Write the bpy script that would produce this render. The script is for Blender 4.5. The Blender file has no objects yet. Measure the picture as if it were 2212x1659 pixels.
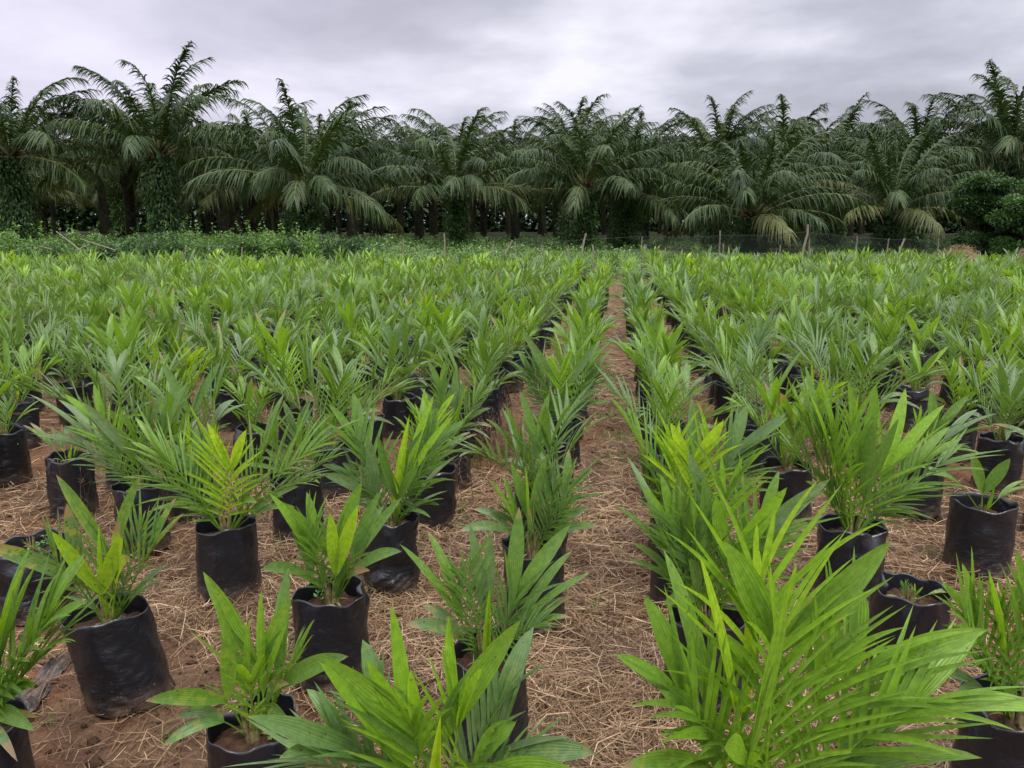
import bpy, math, random
import numpy as np
from mathutils import Vector, Matrix
PI = math.pi
sc = bpy.context.scene
C = sc.collection
R = math.radians

# ------------------------------------------------------------------ camera
PITCH = R(11.8); EYE = 1.65; FPX = 1660.0
cam_d = bpy.data.cameras.new('camera'); cam = bpy.data.objects.new('camera', cam_d); C.objects.link(cam)
cam.location = (0, 0, EYE); cam.rotation_euler = (PI/2 - PITCH, 0, 0)
cam_d.sensor_width = 36; cam_d.lens = 36*FPX/2212; cam_d.clip_start = 0.05; cam_d.clip_end = 3000
sc.camera = cam

def ray(x, y):
    u = (x-1106)/FPX; v = (829.5-y)/FPX
    return np.array([u, math.cos(PITCH)+v*math.sin(PITCH), -math.sin(PITCH)+v*math.cos(PITCH)])
def at_z(x, y, z):
    d = ray(x, y); t = (z-EYE)/d[2]; return np.array([0, 0, EYE]) + d*t
def at_y(x, y, Y):
    d = ray(x, y); t = Y/d[1]; return np.array([0, 0, EYE]) + d*t

# ------------------------------------------------------------------ tagging
def tag(o, label=None, cat=None, group=None, kind=None):
    if label: o['label'] = label
    if cat: o['category'] = cat
    if group: o['group'] = group
    if kind: o['kind'] = kind
    return o
def empty(name, loc):
    o = bpy.data.objects.new(name, None); C.objects.link(o); o.location = loc; o.empty_display_size = .1; return o
def link(name, me, parent=None, loc=None, rotz=None, scale=None):
    o = bpy.data.objects.new(name, me); C.objects.link(o)
    if parent: o.parent = parent
    if loc is not None: o.location = loc
    if rotz is not None: o.rotation_euler = (0, 0, rotz)
    if scale is not None: o.scale = (scale,)*3
    return o

# ------------------------------------------------------------------ mesh building
class MB:
    def __init__(s): s.v = []; s.q = []; s.t = []; s.a = []; s.n = 0
    def add(s, v, q=None, a=None, t=None):
        v = np.asarray(v, float).reshape(-1, 3)
        if q is not None and len(q): s.q.append(np.asarray(q, int)+s.n)
        if t is not None and len(t): s.t.append(np.asarray(t, int)+s.n)
        if a is None: a = np.zeros((len(v), 4))
        a = np.broadcast_to(np.asarray(a, float), (len(v), 4))
        s.v.append(v); s.a.append(a); s.n += len(v)
    def arrays(s):
        v = np.concatenate(s.v) if s.v else np.zeros((0, 3))
        q = np.concatenate(s.q) if s.q else np.zeros((0, 4), int)
        t = np.concatenate(s.t) if s.t else np.zeros((0, 3), int)
        a = np.concatenate(s.a) if s.a else np.zeros((0, 4))
        return v, q, t, a
    def add_arrays(s, arr, M=None, off=None, tone=0.0):
        v, q, t, a = arr
        if M is not None: v = v @ M.T
        if off is not None: v = v + off
        if tone: a = a.copy(); a[:, 0] = np.clip(a[:, 0]+tone, 0, 1)
        s.add(v, q, a, t)
    def mesh(s, name, mat, smooth=False):
        v, q, t, a = s.arrays()
        me = bpy.data.meshes.new(name)
        me.vertices.add(len(v)); me.vertices.foreach_set('co', v.ravel())
        nl = len(q)*4+len(t)*3
        me.loops.add(nl); me.loops.foreach_set('vertex_index', np.concatenate([q.ravel(), t.ravel()]).astype(np.int32))
        tot = np.concatenate([np.full(len(q), 4), np.full(len(t), 3)]).astype(np.int32)
        st = np.concatenate([[0], np.cumsum(tot)[:-1]]).astype(np.int32)
        me.polygons.add(len(tot)); me.polygons.foreach_set('loop_start', st); me.polygons.foreach_set('loop_total', tot)
        if smooth: me.polygons.foreach_set('use_smooth', np.ones(len(tot), bool))
        at = me.attributes.new('lf', 'FLOAT_COLOR', 'POINT'); at.data.foreach_set('color', a.ravel().astype(np.float32))
        me.materials.append(mat); me.update(calc_edges=True)
        return me
def grid_q(nr, nc, close=False):
    i = np.arange(nr-1)[:, None]; j = np.arange(nc if close else nc-1)[None, :]
    j2 = (j+1) % nc
    return np.stack([i*nc+j, i*nc+j2, (i+1)*nc+j2, (i+1)*nc+j], -1).reshape(-1, 4)
def nrm(v): return v/(np.linalg.norm(v, axis=-1, keepdims=True)+1e-9)
def tube(mb, pts, rad, k=6, a=(0, 0, 0, 0)):
    pts = np.asarray(pts, float); n = len(pts)
    rad = np.broadcast_to(rad, (n,))
    T = nrm(np.gradient(pts, axis=0))
    ref = np.array([0.31, 0.17, 0.93]); ref2 = np.array([.9, .1, .2])
    X = np.cross(T, ref2 if abs(T[0] @ ref) > .9 else ref); X = nrm(X); Y = np.cross(T, X)
    th = np.arange(k)/k*2*PI
    V = pts[:, None, :] + rad[:, None, None]*(np.cos(th)[None, :, None]*X[:, None, :]+np.sin(th)[None, :, None]*Y[:, None, :])
    mb.add(V.reshape(-1, 3), grid_q(n, k, True), a)
    if k > 3:
        c = V[-1].mean(0); base = V[-1]
        mb.add(np.vstack([base, c]), None, a, [[i, (i+1) % k, k] for i in range(k)])

# ------------------------------------------------------------------ materials
def new_mat(name):
    m = bpy.data.materials.new(name); m.use_nodes = True
    nt = m.node_tree; nt.nodes.clear()
    out = nt.nodes.new('ShaderNodeOutputMaterial'); return m, nt, out
class NT:
    def __init__(s, nt): s.nt = nt
    def n(s, typ, inp=None, **kw):
        nd = s.nt.nodes.new('ShaderNode'+typ)
        for k, v in kw.items(): setattr(nd, k, v)
        for k, v in (inp or {}).items():
            if isinstance(v, bpy.types.NodeSocket): s.nt.links.new(v, nd.inputs[k])
            else: nd.inputs[k].default_value = v
        return nd
    def math(s, op, a, b=0.0, c=None, clamp=False):
        nd = s.nt.nodes.new('ShaderNodeMath'); nd.operation = op; nd.use_clamp = clamp
        for i, v in enumerate((a, b) if c is None else (a, b, c)):
            if isinstance(v, bpy.types.NodeSocket): s.nt.links.new(v, nd.inputs[i])
            else: nd.inputs[i].default_value = v
        return nd.outputs[0]
    def mix(s, f, a, b, mode='MIX'):
        nd = s.nt.nodes.new('ShaderNodeMix'); nd.data_type = 'RGBA'; nd.blend_type = mode; nd.clamp_factor = True
        for i, v in ((0, f), (6, a), (7, b)):
            if isinstance(v, bpy.types.NodeSocket): s.nt.links.new(v, nd.inputs[i])
            else: nd.inputs[i].default_value = v if i == 0 else ((*v, 1) if len(v) == 3 else v)
        return nd.outputs[2]
    def ramp(s, f, stops, interp='LINEAR'):
        nd = s.nt.nodes.new('ShaderNodeValToRGB'); cr = nd.color_ramp; cr.interpolation = interp
        while len(cr.elements) < len(stops): cr.elements.new(.5)
        for e, (p, c) in zip(cr.elements, stops): e.position = p; e.color = (*c, 1) if len(c) == 3 else c
        s.nt.links.new(f, nd.inputs[0]); return nd.outputs[0]
    def noise(s, vec, scale, detail=3, rough=.55, out=0):
        nd = s.n('TexNoise', {'Scale': scale, 'Detail': detail, 'Roughness': rough})
        if vec is not None: s.nt.links.new(vec, nd.inputs['Vector'])
        return nd.outputs[out]

def leaf_material(name, stops, dry_col, stripes=8.0, stripe_amt=.25, transl=.3, rough=.42, rnd=.25, spots=True, spec=.5):
    m, nt, out = new_mat(name); N = NT(nt)
    at = N.n('Attribute', attribute_name='lf'); sep = N.n('SeparateColor', {0: at.outputs['Color']})
    tone, dry, u = sep.outputs[0], sep.outputs[1], sep.outputs[2]; v = at.outputs['Alpha']
    oi = N.n('ObjectInfo').outputs['Random']
    tc = N.n('TexCoord').outputs['Object']
    big = N.noise(tc, 9.0, 2)
    t = N.math('ADD', tone, N.math('MULTIPLY', N.math('SUBTRACT', oi, .5), rnd*.6))
    t = N.math('ADD', t, N.math('MULTIPLY', N.math('SUBTRACT', big, .5), rnd), clamp=True)
    col = N.ramp(t, stops)
    sn = N.math('SINE', N.math('MULTIPLY_ADD', u, stripes*2*PI, N.math('MULTIPLY', big, 9.0)))
    st = N.math('MULTIPLY_ADD', sn, stripe_amt*.5, 1.0)
    cc = N.n('CombineXYZ', {0: st, 1: st, 2: st}).outputs[0]
    col = N.mix(1.0, col, cc, 'MULTIPLY')
    fine = N.noise(tc, 60.0, 3)
    col = N.mix(1.0, col, N.ramp(fine, [(.3, (.8,)*3), (.7, (1.15,)*3)]), 'MULTIPLY')
    if spots:
        vo = N.n('TexVoronoi', {'Scale': 55.0, 'Vector': tc}).outputs['Distance']
        gate = N.math('GREATER_THAN', N.noise(tc, 7.0, 2), .56)
        sp = N.math('MULTIPLY', N.math('LESS_THAN', vo, .16), gate)
        sp = N.math('MULTIPLY', sp, N.math('MULTIPLY_ADD', dry, .8, .5, clamp=True))
        col = N.mix(sp, col, (.03, .02, .008))
        # yellowing flecks on the drier leaves
        fl = N.math('MULTIPLY', N.math('GREATER_THAN', N.noise(tc, 30.0, 2), .58), N.math('MULTIPLY', dry, .8))
        col = N.mix(fl, col, (.35, .30, .05))
    dn = N.math('ADD', v, N.math('MULTIPLY', N.math('SUBTRACT', N.noise(tc, 18.0, 3), .5), .6))
    thr = N.math('SUBTRACT', 1.02, N.math('MULTIPLY', dry, .55))
    dm = N.n('MapRange', {0: N.math('SUBTRACT', dn, thr), 1: 0.0, 2: .10, 3: 0.0, 4: 1.0}).outputs[0]
    dm = N.math('MULTIPLY', dm, N.math('GREATER_THAN', dry, .04))
    col = N.mix(dm, col, dry_col)
    bmp = N.n('Bump', {'Strength': .35, 'Distance': .002, 'Height': N.math('ADD', N.math('MULTIPLY', sn, .6), fine)})
    p = N.n('BsdfPrincipled', {'Base Color': col, 'Roughness': rough, 'Normal': bmp.outputs[0], 'Specular IOR Level': spec})
    tr = N.n('BsdfTranslucent', {'Color': N.mix(1.0, col, (1.5, 1.45, .5), 'MULTIPLY'), 'Normal': bmp.outputs[0]})
    mx = N.n('MixShader', {0: transl, 1: p.outputs[0], 2: tr.outputs[0]})
    nt.links.new(mx.outputs[0], out.inputs[0]); return m

M_SEED = leaf_material('seedling_leaf', [(0, (.128, .205, .090)), (.22, (.095, .190, .042)), (.5, (.135, .260, .030)), (.75, (.20, .38, .026)), (1, (.34, .50, .03))],
                       (.25, .185, .10), stripes=8, stripe_amt=.17, transl=.36, rough=.34, rnd=.22, spec=.6)
M_PALM = leaf_material('palm_leaf', [(0, (.017, .042, .011)), (.3, (.034, .070, .016)), (.6, (.082, .105, .026)), (.85, (.18, .17, .05)), (1, (.17, .12, .06))],
                       (.26, .20, .12), stripes=1, stripe_amt=.2, transl=.2, rough=.5, rnd=.22, spots=False, spec=.3)
M_SHRUB = leaf_material('shrub_leaf', [(0, (.018, .045, .014)), (.4, (.045, .11, .028)), (.75, (.11, .23, .045)), (1, (.26, .40, .09))],
                        (.25, .2, .1), stripes=1, stripe_amt=.1, transl=.25, rough=.5, rnd=.3, spots=False)
M_STRAW = leaf_material('dry_straw', [(0, (.055, .027, .012)), (.35, (.135, .075, .034)), (.7, (.29, .185, .095)), (1, (.52, .385, .235))],
                        (.3, .2, .1), stripes=1, stripe_amt=.1, transl=.08, rough=.6, rnd=.25, spots=False)

def simple(name, build, rough=.8, spec=.3, bump=None, metallic=0):
    m, nt, out = new_mat(name); N = NT(nt)
    tc = N.n('TexCoord').outputs['Object']
    col, h, dist = build(N, tc)
    ins = {'Base Color': col, 'Roughness': rough, 'Specular IOR Level': spec}
    if h is not None: ins['Normal'] = N.n('Bump', {'Strength': .8, 'Distance': dist, 'Height': h}).outputs[0]
    p = N.n('BsdfPrincipled', ins); nt.links.new(p.outputs[0], out.inputs[0]); return m

def b_bag(N, tc):
    mp = N.n('Mapping', {'Vector': tc, 'Scale': (5, 5, 42)}).outputs[0]
    sepz = N.n('SeparateXYZ', {0: tc}).outputs[2]
    wr = N.noise(mp, 1.3, 4, .6)
    wr2 = N.noise(tc, 9.0, 3, .5)
    low = N.n('MapRange', {0: sepz, 1: .26, 2: .05, 3: .15, 4: 1.0}).outputs[0]
    cm = N.n('Mapping', {'Vector': tc, 'Scale': (7, 7, 11)}).outputs[0]
    cr = N.math('MINIMUM', N.math('ABSOLUTE', N.math('SUBTRACT', N.noise(cm, 1.0, 2, .5), .5)), .10)
    cr2 = N.math('MINIMUM', N.math('ABSOLUTE', N.math('SUBTRACT', N.noise(cm, 2.3, 1, .5), .5)), .06)
    h = N.math('ADD', N.math('MULTIPLY', wr, N.math('MULTIPLY', low, .6)), N.math('MULTIPLY', wr2, .7))
    h = N.math('ADD', h, N.math('ADD', N.math('MULTIPLY', N.math('MULTIPLY', cr, 5.0), N.n('MapRange', {0: N.noise(tc, 4.0, 2), 1: .38, 2: .62, 3: .1, 4: 1.0}).outputs[0]), N.math('MULTIPLY', cr2, 1.2)))
    dust_n = N.noise(tc, 14.0, 5, .65)
    dz = N.n('MapRange', {0: sepz, 1: .10, 2: .0, 3: 0.0, 4: .8}).outputs[0]
    f = N.math('MULTIPLY', dz, N.n('MapRange', {0: dust_n, 1: .38, 2: .62, 3: 0.0, 4: 1.0}).outputs[0])
    film = N.n('MapRange', {0: N.noise(tc, 5.0, 5, .7), 1: .5, 2: .8, 3: 0.0, 4: .25}).outputs[0]
    col = N.mix(film, (.0075, .0085, .012), (.030, .031, .034))
    col = N.mix(f, col, (.13, .085, .055))
    # punched drain holes with a pale rim, and splashed mud specks
    sx = N.n('SeparateXYZ', {0: tc}); an = N.math('MULTIPLY', N.math('ARCTAN2', sx.outputs[1], sx.outputs[0]), 7/(2*PI))
    da = N.math('MULTIPLY', N.math('SUBTRACT', N.math('FRACT', N.math('ADD', an, 7.0)), .5), .117)
    d1 = N.math('SQRT', N.math('ADD', N.math('POWER', N.math('ABSOLUTE', da), 2.0), N.math('POWER', N.math('ABSOLUTE', N.math('SUBTRACT', sepz, .085)), 2.0)))
    ringm = N.math('MULTIPLY', N.math('LESS_THAN', d1, .0042), N.math('GREATER_THAN', d1, .0022))
    col = N.mix(N.math('MULTIPLY', ringm, .7), col, (.16, .12, .09)); col = N.mix(N.math('LESS_THAN', d1, .0022), col, (.002, .002, .002))
    spk = N.math('MULTIPLY', N.math('LESS_THAN', N.n('TexVoronoi', {'Scale': 70.0, 'Vector': tc}).outputs['Distance'], .2), N.n('MapRange', {0: sepz, 1: .2, 2: .0, 3: 0.0, 4: .8}).outputs[0])
    col = N.mix(N.math('MULTIPLY', spk, N.math('GREATER_THAN', N.noise(tc, 11.0, 2), .5)), col, (.14, .085, .05))
    return col, h, .009
M_BAG = simple('black_polythene', b_bag, rough=.33, spec=.55)
def b_soil(N, tc):
    n1 = N.noise(tc, 48.0, 6, .7); n2 = N.noise(tc, 9.0, 3)
    col = N.ramp(n1, [(.3, (.022, .013, .008)), (.55, (.085, .046, .027)), (.75, (.15, .088, .054))])
    col = N.mix(N.math('MULTIPLY', n2, .5), col, (.06, .038, .024), 'MIX')
    return col, n1, .03
M_POTSOIL = simple('potting_soil', b_soil, rough=.95, spec=.15)
def b_wood(N, tc):
    mp = N.n('Mapping', {'Vector': tc, 'Scale': (14, 14, 2)}).outputs[0]
    n1 = N.noise(mp, 3.0, 5, .6)
    return N.ramp(n1, [(.3, (.10, .085, .06)), (.6, (.24, .21, .165)), (.8, (.42, .38, .31))]), n1, .01
M_WOOD = simple('weathered_wood', b_wood)
def b_trunk(N, tc):
    n1 = N.noise(tc, 7.0, 6, .65)
    col = N.ramp(n1, [(.3, (.006, .005, .004)), (.55, (.022, .018, .012)), (.8, (.06, .048, .032))])
    return N.mix(N.math('MULTIPLY', N.math('GREATER_THAN', N.noise(tc, 2.5, 4), .55), .6), col, (.03, .055, .018)), n1, .05
M_TRUNK = simple('palm_trunk_bark', b_trunk, rough=.9, spec=.2)
M_FRUIT = simple('palm_fruit', lambda N, tc: (N.ramp(N.noise(tc, 12.0, 3), [(.35, (.012, .006, .005)), (.7, (.12, .03, .012))]), N.noise(tc, 12.0, 2), .04), rough=.5)
M_NET = simple('dark_netting', lambda N, tc: (N.mix(N.noise(tc, 2.0), (.015, .022, .018), (.04, .05, .04)), None, 0), rough=.7)
M_STEM = simple('stem_sheath', lambda N, tc: (N.ramp(N.noise(tc, 40.0, 4), [(.3, (.07, .05, .025)), (.6, (.20, .17, .07)), (.8, (.16, .20, .06))]), N.noise(tc, 60.0, 3), .004), rough=.7)

def ground_material():
    m, nt, out = new_mat('ground_soil'); N = NT(nt)
    P = N.n('NewGeometry').outputs['Position']
    s = N.n('SeparateXYZ', {0: P}); py = s.outputs[1]
    big = N.noise(P, 1.1, 4, .6); mid = N.noise(P, 7.0, 5, .65); fine = N.noise(P, 55.0, 5, .7)
    soil = N.ramp(mid, [(.25, (.060, .027, .013)), (.5, (.145, .064, .029)), (.75, (.22, .11, .055))])
    soil = N.mix(N.n('MapRange', {0: big, 1: .42, 2: .62, 3: 0.0, 4: .75}).outputs[0], soil, (.10, .066, .038))
    soil = N.mix(1.0, soil, N.ramp(fine, [(.3, (.55,)*3), (.7, (1.3,)*3)]), 'MULTIPLY')
    # matted straw texture far off where single stalks no longer show
    st = N.n('MapRange', {0: py, 1: 5.0, 2: 12.0, 3: .1, 4: .6}).outputs[0]
    soil = N.mix(N.math('MULTIPLY', st, N.math('GREATER_THAN', mid, .48)), soil, (.23, .15, .085))
    grass = N.ramp(N.noise(P, 2.0, 6, .7), [(.3, (.010, .014, .005)), (.5, (.028, .055, .012)), (.7, (.07, .13, .028))])
    shaded_litter = N.ramp(mid, [(.3, (.010, .008, .004)), (.7, (.05, .035, .02))])  # grove floor: canopy shade is darkened into the grass and leaf litter colours
    grass = N.mix(N.math('GREATER_THAN', N.noise(P, .25, 4), .5), grass, shaded_litter)
    f = N.n('MapRange', {0: N.math('ADD', py, N.math('MULTIPLY', big, 4.0)), 1: 25.5, 2: 27.5, 3: 0.0, 4: 1.0}).outputs[0]
    col = N.mix(f, soil, grass)
    h = N.math('ADD', N.math('MULTIPLY', mid, .8), N.math('MULTIPLY', fine, .35))
    b = N.n('Bump', {'Strength': 1.0, 'Distance': .05, 'Height': h})
    wet = N.n('MapRange', {0: big, 1: .4, 2: .65, 3: .95, 4: .7}).outputs[0]
    p = N.n('BsdfPrincipled', {'Base Color': col, 'Roughness': wet, 'Normal': b.outputs[0], 'Specular IOR Level': .25})
    nt.links.new(p.outputs[0], out.inputs[0]); return m

# ------------------------------------------------------------------ value noise for shapes
class VN:
    def __init__(s, seed): s.g = np.random.default_rng(seed).random((64, 64))
    def __call__(s, x, y):
        xi = np.floor(x).astype(int); yi = np.floor(y).astype(int); fx = x-xi; fy = y-yi
        fx = fx*fx*(3-2*fx); fy = fy*fy*(3-2*fy); g = s.g
        a = g[xi % 64, yi % 64]; b = g[(xi+1) % 64, yi % 64]; c = g[xi % 64, (yi+1) % 64]; d = g[(xi+1) % 64, (yi+1) % 64]
        return (a*(1-fx)+b*fx)*(1-fy)+(c*(1-fx)+d*fx)*fy-.5
vn = VN(3)
def ground_h(x, y):
    d = np.hypot(x, y-3)
    f = np.clip(1-(d-9)/12, 0, 1)
    h = f*(.030*vn(x*1.7, y*1.7)+.022*vn(x*6+9, y*6)+.016*vn(x*15, y*15+5))
    far = np.clip((y-30)/15, 0, 1)*.5*vn(x*.09+3, y*.09)
    return h+far-.004

# ------------------------------------------------------------------ ground
def build_ground():
    n = 340
    u = np.linspace(-1, 1, n); k = 7.2
    xs = 900*np.sinh(k*u)/math.sinh(k); ys = xs+3.0
    X, Y = np.meshgrid(xs, ys); Z = ground_h(X, Y)
    mb = MB(); mb.add(np.stack([X, Y, Z], -1).reshape(-1, 3), grid_q(n, n))
    o = link('ground', mb.mesh('ground', ground_material(), True)); tag(o, kind='structure')
build_ground()

# ------------------------------------------------------------------ seedling leaves
UP = np.array([0, 0, 1.0])
def strip(mb, B0, D, E, L, N0, W, segs, cols, prof, fold, pleat, tone, dry, v0=0.0):
    s = np.linspace(0, 1, segs+1)[:, None]
    P = B0 + D*L*s + E*s*s
    T = nrm(D*L + 2*E*s)
    Wv = nrm(np.cross(T, N0)); Nn = np.cross(Wv, T)
    if prof == 'lobe': w = np.maximum(s, .0)**.8*(1-s)**.85*3.0
    elif prof == 'blunt': w = np.maximum(s, .0)**.7*(1-s**4)**.9*1.35
    else: w = np.minimum(1, .35+s*3.2)*(1-s**2.2)**.9
    w = w*W
    c = np.linspace(0, 1, cols+1)
    x = (c-.5)
    f = np.abs(x)*2
    zz = np.where(np.arange(cols+1) % 2 == 0, 1.0, -1.0)*pleat
    V = P[:, None, :] + Wv[:, None, :]*(w*x[None, :])[:, :, None] + Nn[:, None, :]*((w*(fold*f+zz)[None, :]))[:, :, None]
    a = np.zeros((segs+1, cols+1, 4)); a[..., 0] = tone; a[..., 1] = dry; a[..., 2] = c[None, :]; a[..., 3] = v0+s*(1-v0)
    mb.add(V.reshape(-1, 3), grid_q(segs+1, cols+1), a.reshape(-1, 4))
LOD = {0: (12, 8, 7, 2, 3), 1: (7, 6, 5, 2, 3), 2: (4, 2, 3, 1, 3)}
def frond(mb, P0, P2, kind, tone, dry, rng, lod=0, sag=.12, wf=1.0, spread=1.0, face=0.0):
    """one seedling leaf from its foot P0 to its tip P2"""
    ls, lc, fs, fc, k = LOD[lod]
    P0 = np.asarray(P0, float); P2 = np.asarray(P2, float); V = P2-P0; L = np.linalg.norm(V)
    h = np.array([V[0], V[1], 0.0]); hl = np.linalg.norm(h)
    P1 = P0+V*.48-h*.06+UP*sag*L*(.2+hl/L)
    B = lambda t: (1-t)**2*P0+2*t*(1-t)*P1+t*t*P2
    dB = lambda t: 2*(1-t)*(P1-P0)+2*t*(P2-P1)
    tr, t0, n = {'bifid': (.42, .30, 0), 'pinnate': (.64, .56, 9), 'feather': (.80, .74, 12), 'spear': (.3, .12, 0), 'mixed': (.48, .38, 4)}[kind]
    side_rnd = rng.normal(0, .18)
    def frame(t):
        T = nrm(dB(t)); U = UP-(UP@T)*T
        if face: F = np.array([0, -1.0, .1]); U = U*(1-face)+face*max(0.0, T[2])**2*1.3*(F-(F@T)*T)
        if np.linalg.norm(U) < .15: U = U+nrm(np.array([rng.normal(), rng.normal(), 0]))*.2
        U = nrm(U); S = np.cross(T, U); a = side_rnd
        U2 = U*math.cos(a)+S*math.sin(a); S2 = S*math.cos(a)-U*math.sin(a)
        return T, U2, S2
    pts = np.array([B(t) for t in np.linspace(0, tr, 6 if lod < 2 else 3)])
    tube(mb, pts, np.linspace(.0052, .0014, len(pts))*(L/.55)**.5, 3 if lod else 5, (min(1, tone*.6+.32), 0, .25, .2))
    if kind == 'spear':
        T, U, S = frame(t0)
        strip(mb, B(t0), T, P2-(B(t0)+T*L*.88), L*.88, U, .028*wf*L/.4, ls, fc*2, 'leaf', .9, .05, tone, dry)
        return
    T, U, S = frame(t0); Ln = L*(1-t0)*1.06
    th = (R(14)+rng.random()*R(6))*spread*(1.15 if kind == 'bifid' else 1.0)
    for sg in (-1, 1):
        tt = th*(1+rng.normal(0, .15)); ln = Ln*(1+rng.normal(0, .05))
        phi = .22+rng.random()*.2
        D = nrm(T*math.cos(tt)+math.sin(tt)*(sg*S*math.cos(phi)+U*math.sin(phi)))
        E = (P2-(B(t0)+T*Ln))+UP*(-.05*ln*rng.random()-.02*ln)+sg*S*ln*.04*rng.normal()
        W = (.175 if kind in ('bifid', 'mixed') else .16 if kind == 'pinnate' else .085)*ln*wf*(1+rng.normal(0, .1))
        if kind == 'pinnate': W = max(W, .034*L/.55)
        W = min(W, .046*wf+.012*L)
        N0 = nrm(U-sg*S*math.sin(phi)*.8)
        pr = 'blunt' if rng.random() < .06 else 'lobe'
        if pr == 'blunt': ln *= .8
        strip(mb, B(t0), D, E, ln, N0, W, ls, lc, pr, .10+rng.random()*.12, .035 if lod < 2 else .05, tone+rng.normal(0, .03), dry)
    if n:
        if lod == 2: n = int(n*.55)
        for i in range(n):
            q = i/(n-1); t = .17+(t0-.14)*q**.9
            T, U, S = frame(t)
            ang = R(50-26*q)*(.85+.3*spread*.5)+rng.normal(0, .07)
            ln = L*(.27+.20*math.sin(.35+q*1.9))*(1+rng.normal(0, .1))
            for sg in (-1, 1):
                if rng.random() < .05: continue
                phi = .25+rng.random()*.5
                D = nrm(T*math.cos(ang)+math.sin(ang)*(sg*S*math.cos(phi)+U*math.sin(phi)))
                E = -UP*ln*(.06+.22*rng.random())+rng.normal(0, .02, 3)*ln
                N0 = nrm(U*math.cos(phi)-sg*S*math.sin(phi)+T*-.1)
                strip(mb, B(t+.012*sg), D, E, ln*(1+rng.normal(0, .06)), N0, (.0125+.004*rng.random()+.004*q)*wf*(L/.55)**.6*(1.6 if lod == 2 else .9 if L < .7 else .72),
                      fs, fc, 'leaf', .28, 0, tone-.06+rng.normal(0, .05), dry*.8)

# ------------------------------------------------------------------ grow bags
def bag_arrays(seed, nz=20, nt=44, wide=1.0, lean=(0, 0), hgt=.35, flap=None, crumple=1.0):
    g = np.random.default_rng(seed); v = VN(seed+50)
    th = np.arange(nt)/nt*2*PI
    rim = hgt+.006*np.sin(2*th+g.random()*6)+.004*np.sin(3*th+g.random()*6)+.005*np.sin(7*th+g.random()*6)*crumple
    oval = 1+.045*np.cos(2*(th-g.random()*PI))
    fl = np.zeros(nt)
    if flap is not None:
        d = np.abs((th-flap+PI) % (2*PI)-PI); fl = np.clip(1-d/.55, 0, 1)**.8
    rows = []
    zs = np.linspace(0, 1, nz)
    def rad(z01, z):
        base = .126*wide*(1+.035*(1-z01)-.012*np.sin(z01*PI))
        u = th/(2*PI)
        per = lambda k, ph: v(np.cos(th)*k+20+ph, np.sin(th)*k+z*14+ph)
        w = (.015*per(2.2, 3)+.007*per(5, 17))*crumple
        low = .35+.65*max(0, 1-z01*1.25)
        ridge = .0042*np.sin(z*190+5*np.sin(th*2+g0)+3*np.sin(th*3+z*30)+8*per(3, 7))*(.4+per(1.7, 11)+.3)*low
        return base*oval+w+ridge*crumple
    g0 = g.random()*6
    # tuck at the bottom
    rows.append((np.full(nt, .004), .55*rad(0, 0))); rows.append((np.full(nt, .000), .90*rad(0, .0)))
    rows.append((np.full(nt, .010), .985*rad(0, .01)))
    for z01 in zs[1:]:
        z = z01*rim; r = rad(z01, z01*hgt)
        if z01 > .8:
            q = (z01-.8)/.2; r = r-fl*q*.045; z = z-fl*q*.012
        rows.append((z, r))
    # wall of the film, then down the inside to below the soil
    zt, rt = rows[-1]
    if flap is not None:
        rows.append((zt-.004+fl*.002, rt-.004-fl*.010)); rows.append((zt-fl*.035-.006, rt-.0045-fl*.002))
        rows.append((zt*0+hgt-.115, .117*wide*oval))
    else:
        rows.append((zt-.001, rt-.002)); rows.append((zt-.02, rt-.006)); rows.append((zt*0+hgt-.115, .117*wide*oval))
    V = []
    for z, r in rows:
        x = np.cos(th)*r+lean[0]*z; y = np.sin(th)*r+lean[1]*z
        V.append(np.stack([x, y, np.broadcast_to(z, (nt,))], -1))
    V = np.array(V)
    mb = MB(); mb.add(V.reshape(-1, 3), grid_q(len(rows), nt, True))
    b = V[0]; c = b.mean(0); mb.add(np.vstack([b, c]), None, None, [[(i+1) % nt, i, nt] for i in range(nt)])
    return mb
def soil_mb(seed, wide=1.0, z=.278, lean=(0, 0)):
    v = VN(seed+99); nt = 28; rr = np.linspace(.02, .117*wide, 6); th = np.arange(nt)/nt*2*PI
    V = []
    for r in rr:
        x = np.cos(th)*r; y = np.sin(th)*r
        V.append(np.stack([x+lean[0]*z, y+lean[1]*z, z+.03*v(x*40+7, y*40)+.014*v(x*110+7, y*110)+.012*(1-r/.12)], -1))
    V = np.array(V); mb = MB(); mb.add(V.reshape(-1, 3), grid_q(len(rr), nt, True))
    c = V[0].mean(0)+UP*.004; mb.add(np.vstack([V[0], c]), None, None, [[i, (i+1) % nt, nt] for i in range(nt)])
    return mb
def stem_mb(seed, size=1.0, lean=(0, 0)):
    g = np.random.default_rng(seed); mb = MB(); b = np.array([lean[0]*.3, lean[1]*.3, .268])
    for i in range(7):
        a = i/7*2*PI+g.random(); d = np.array([math.cos(a), math.sin(a), 0])
        p = [b+d*.010*size, b+d*.017*size+UP*.05*size, b+d*(.020+.012*g.random())*size+UP*(.10+.05*g.random())*size]
        tube(mb, p, [.011*size, .009*size, .003*size], 6)
    # dry sheath scraps hanging off the foot
    for i in range(3):
        a = g.random()*2*PI; d = np.array([math.cos(a), math.sin(a), 0])
        strip(mb, b+d*.015+UP*.03, nrm(d+UP*.6), -UP*.04, .06*size, UP, .012, 4, 2, 'leaf', .5, 0, 0, 0)
    return mb

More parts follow.
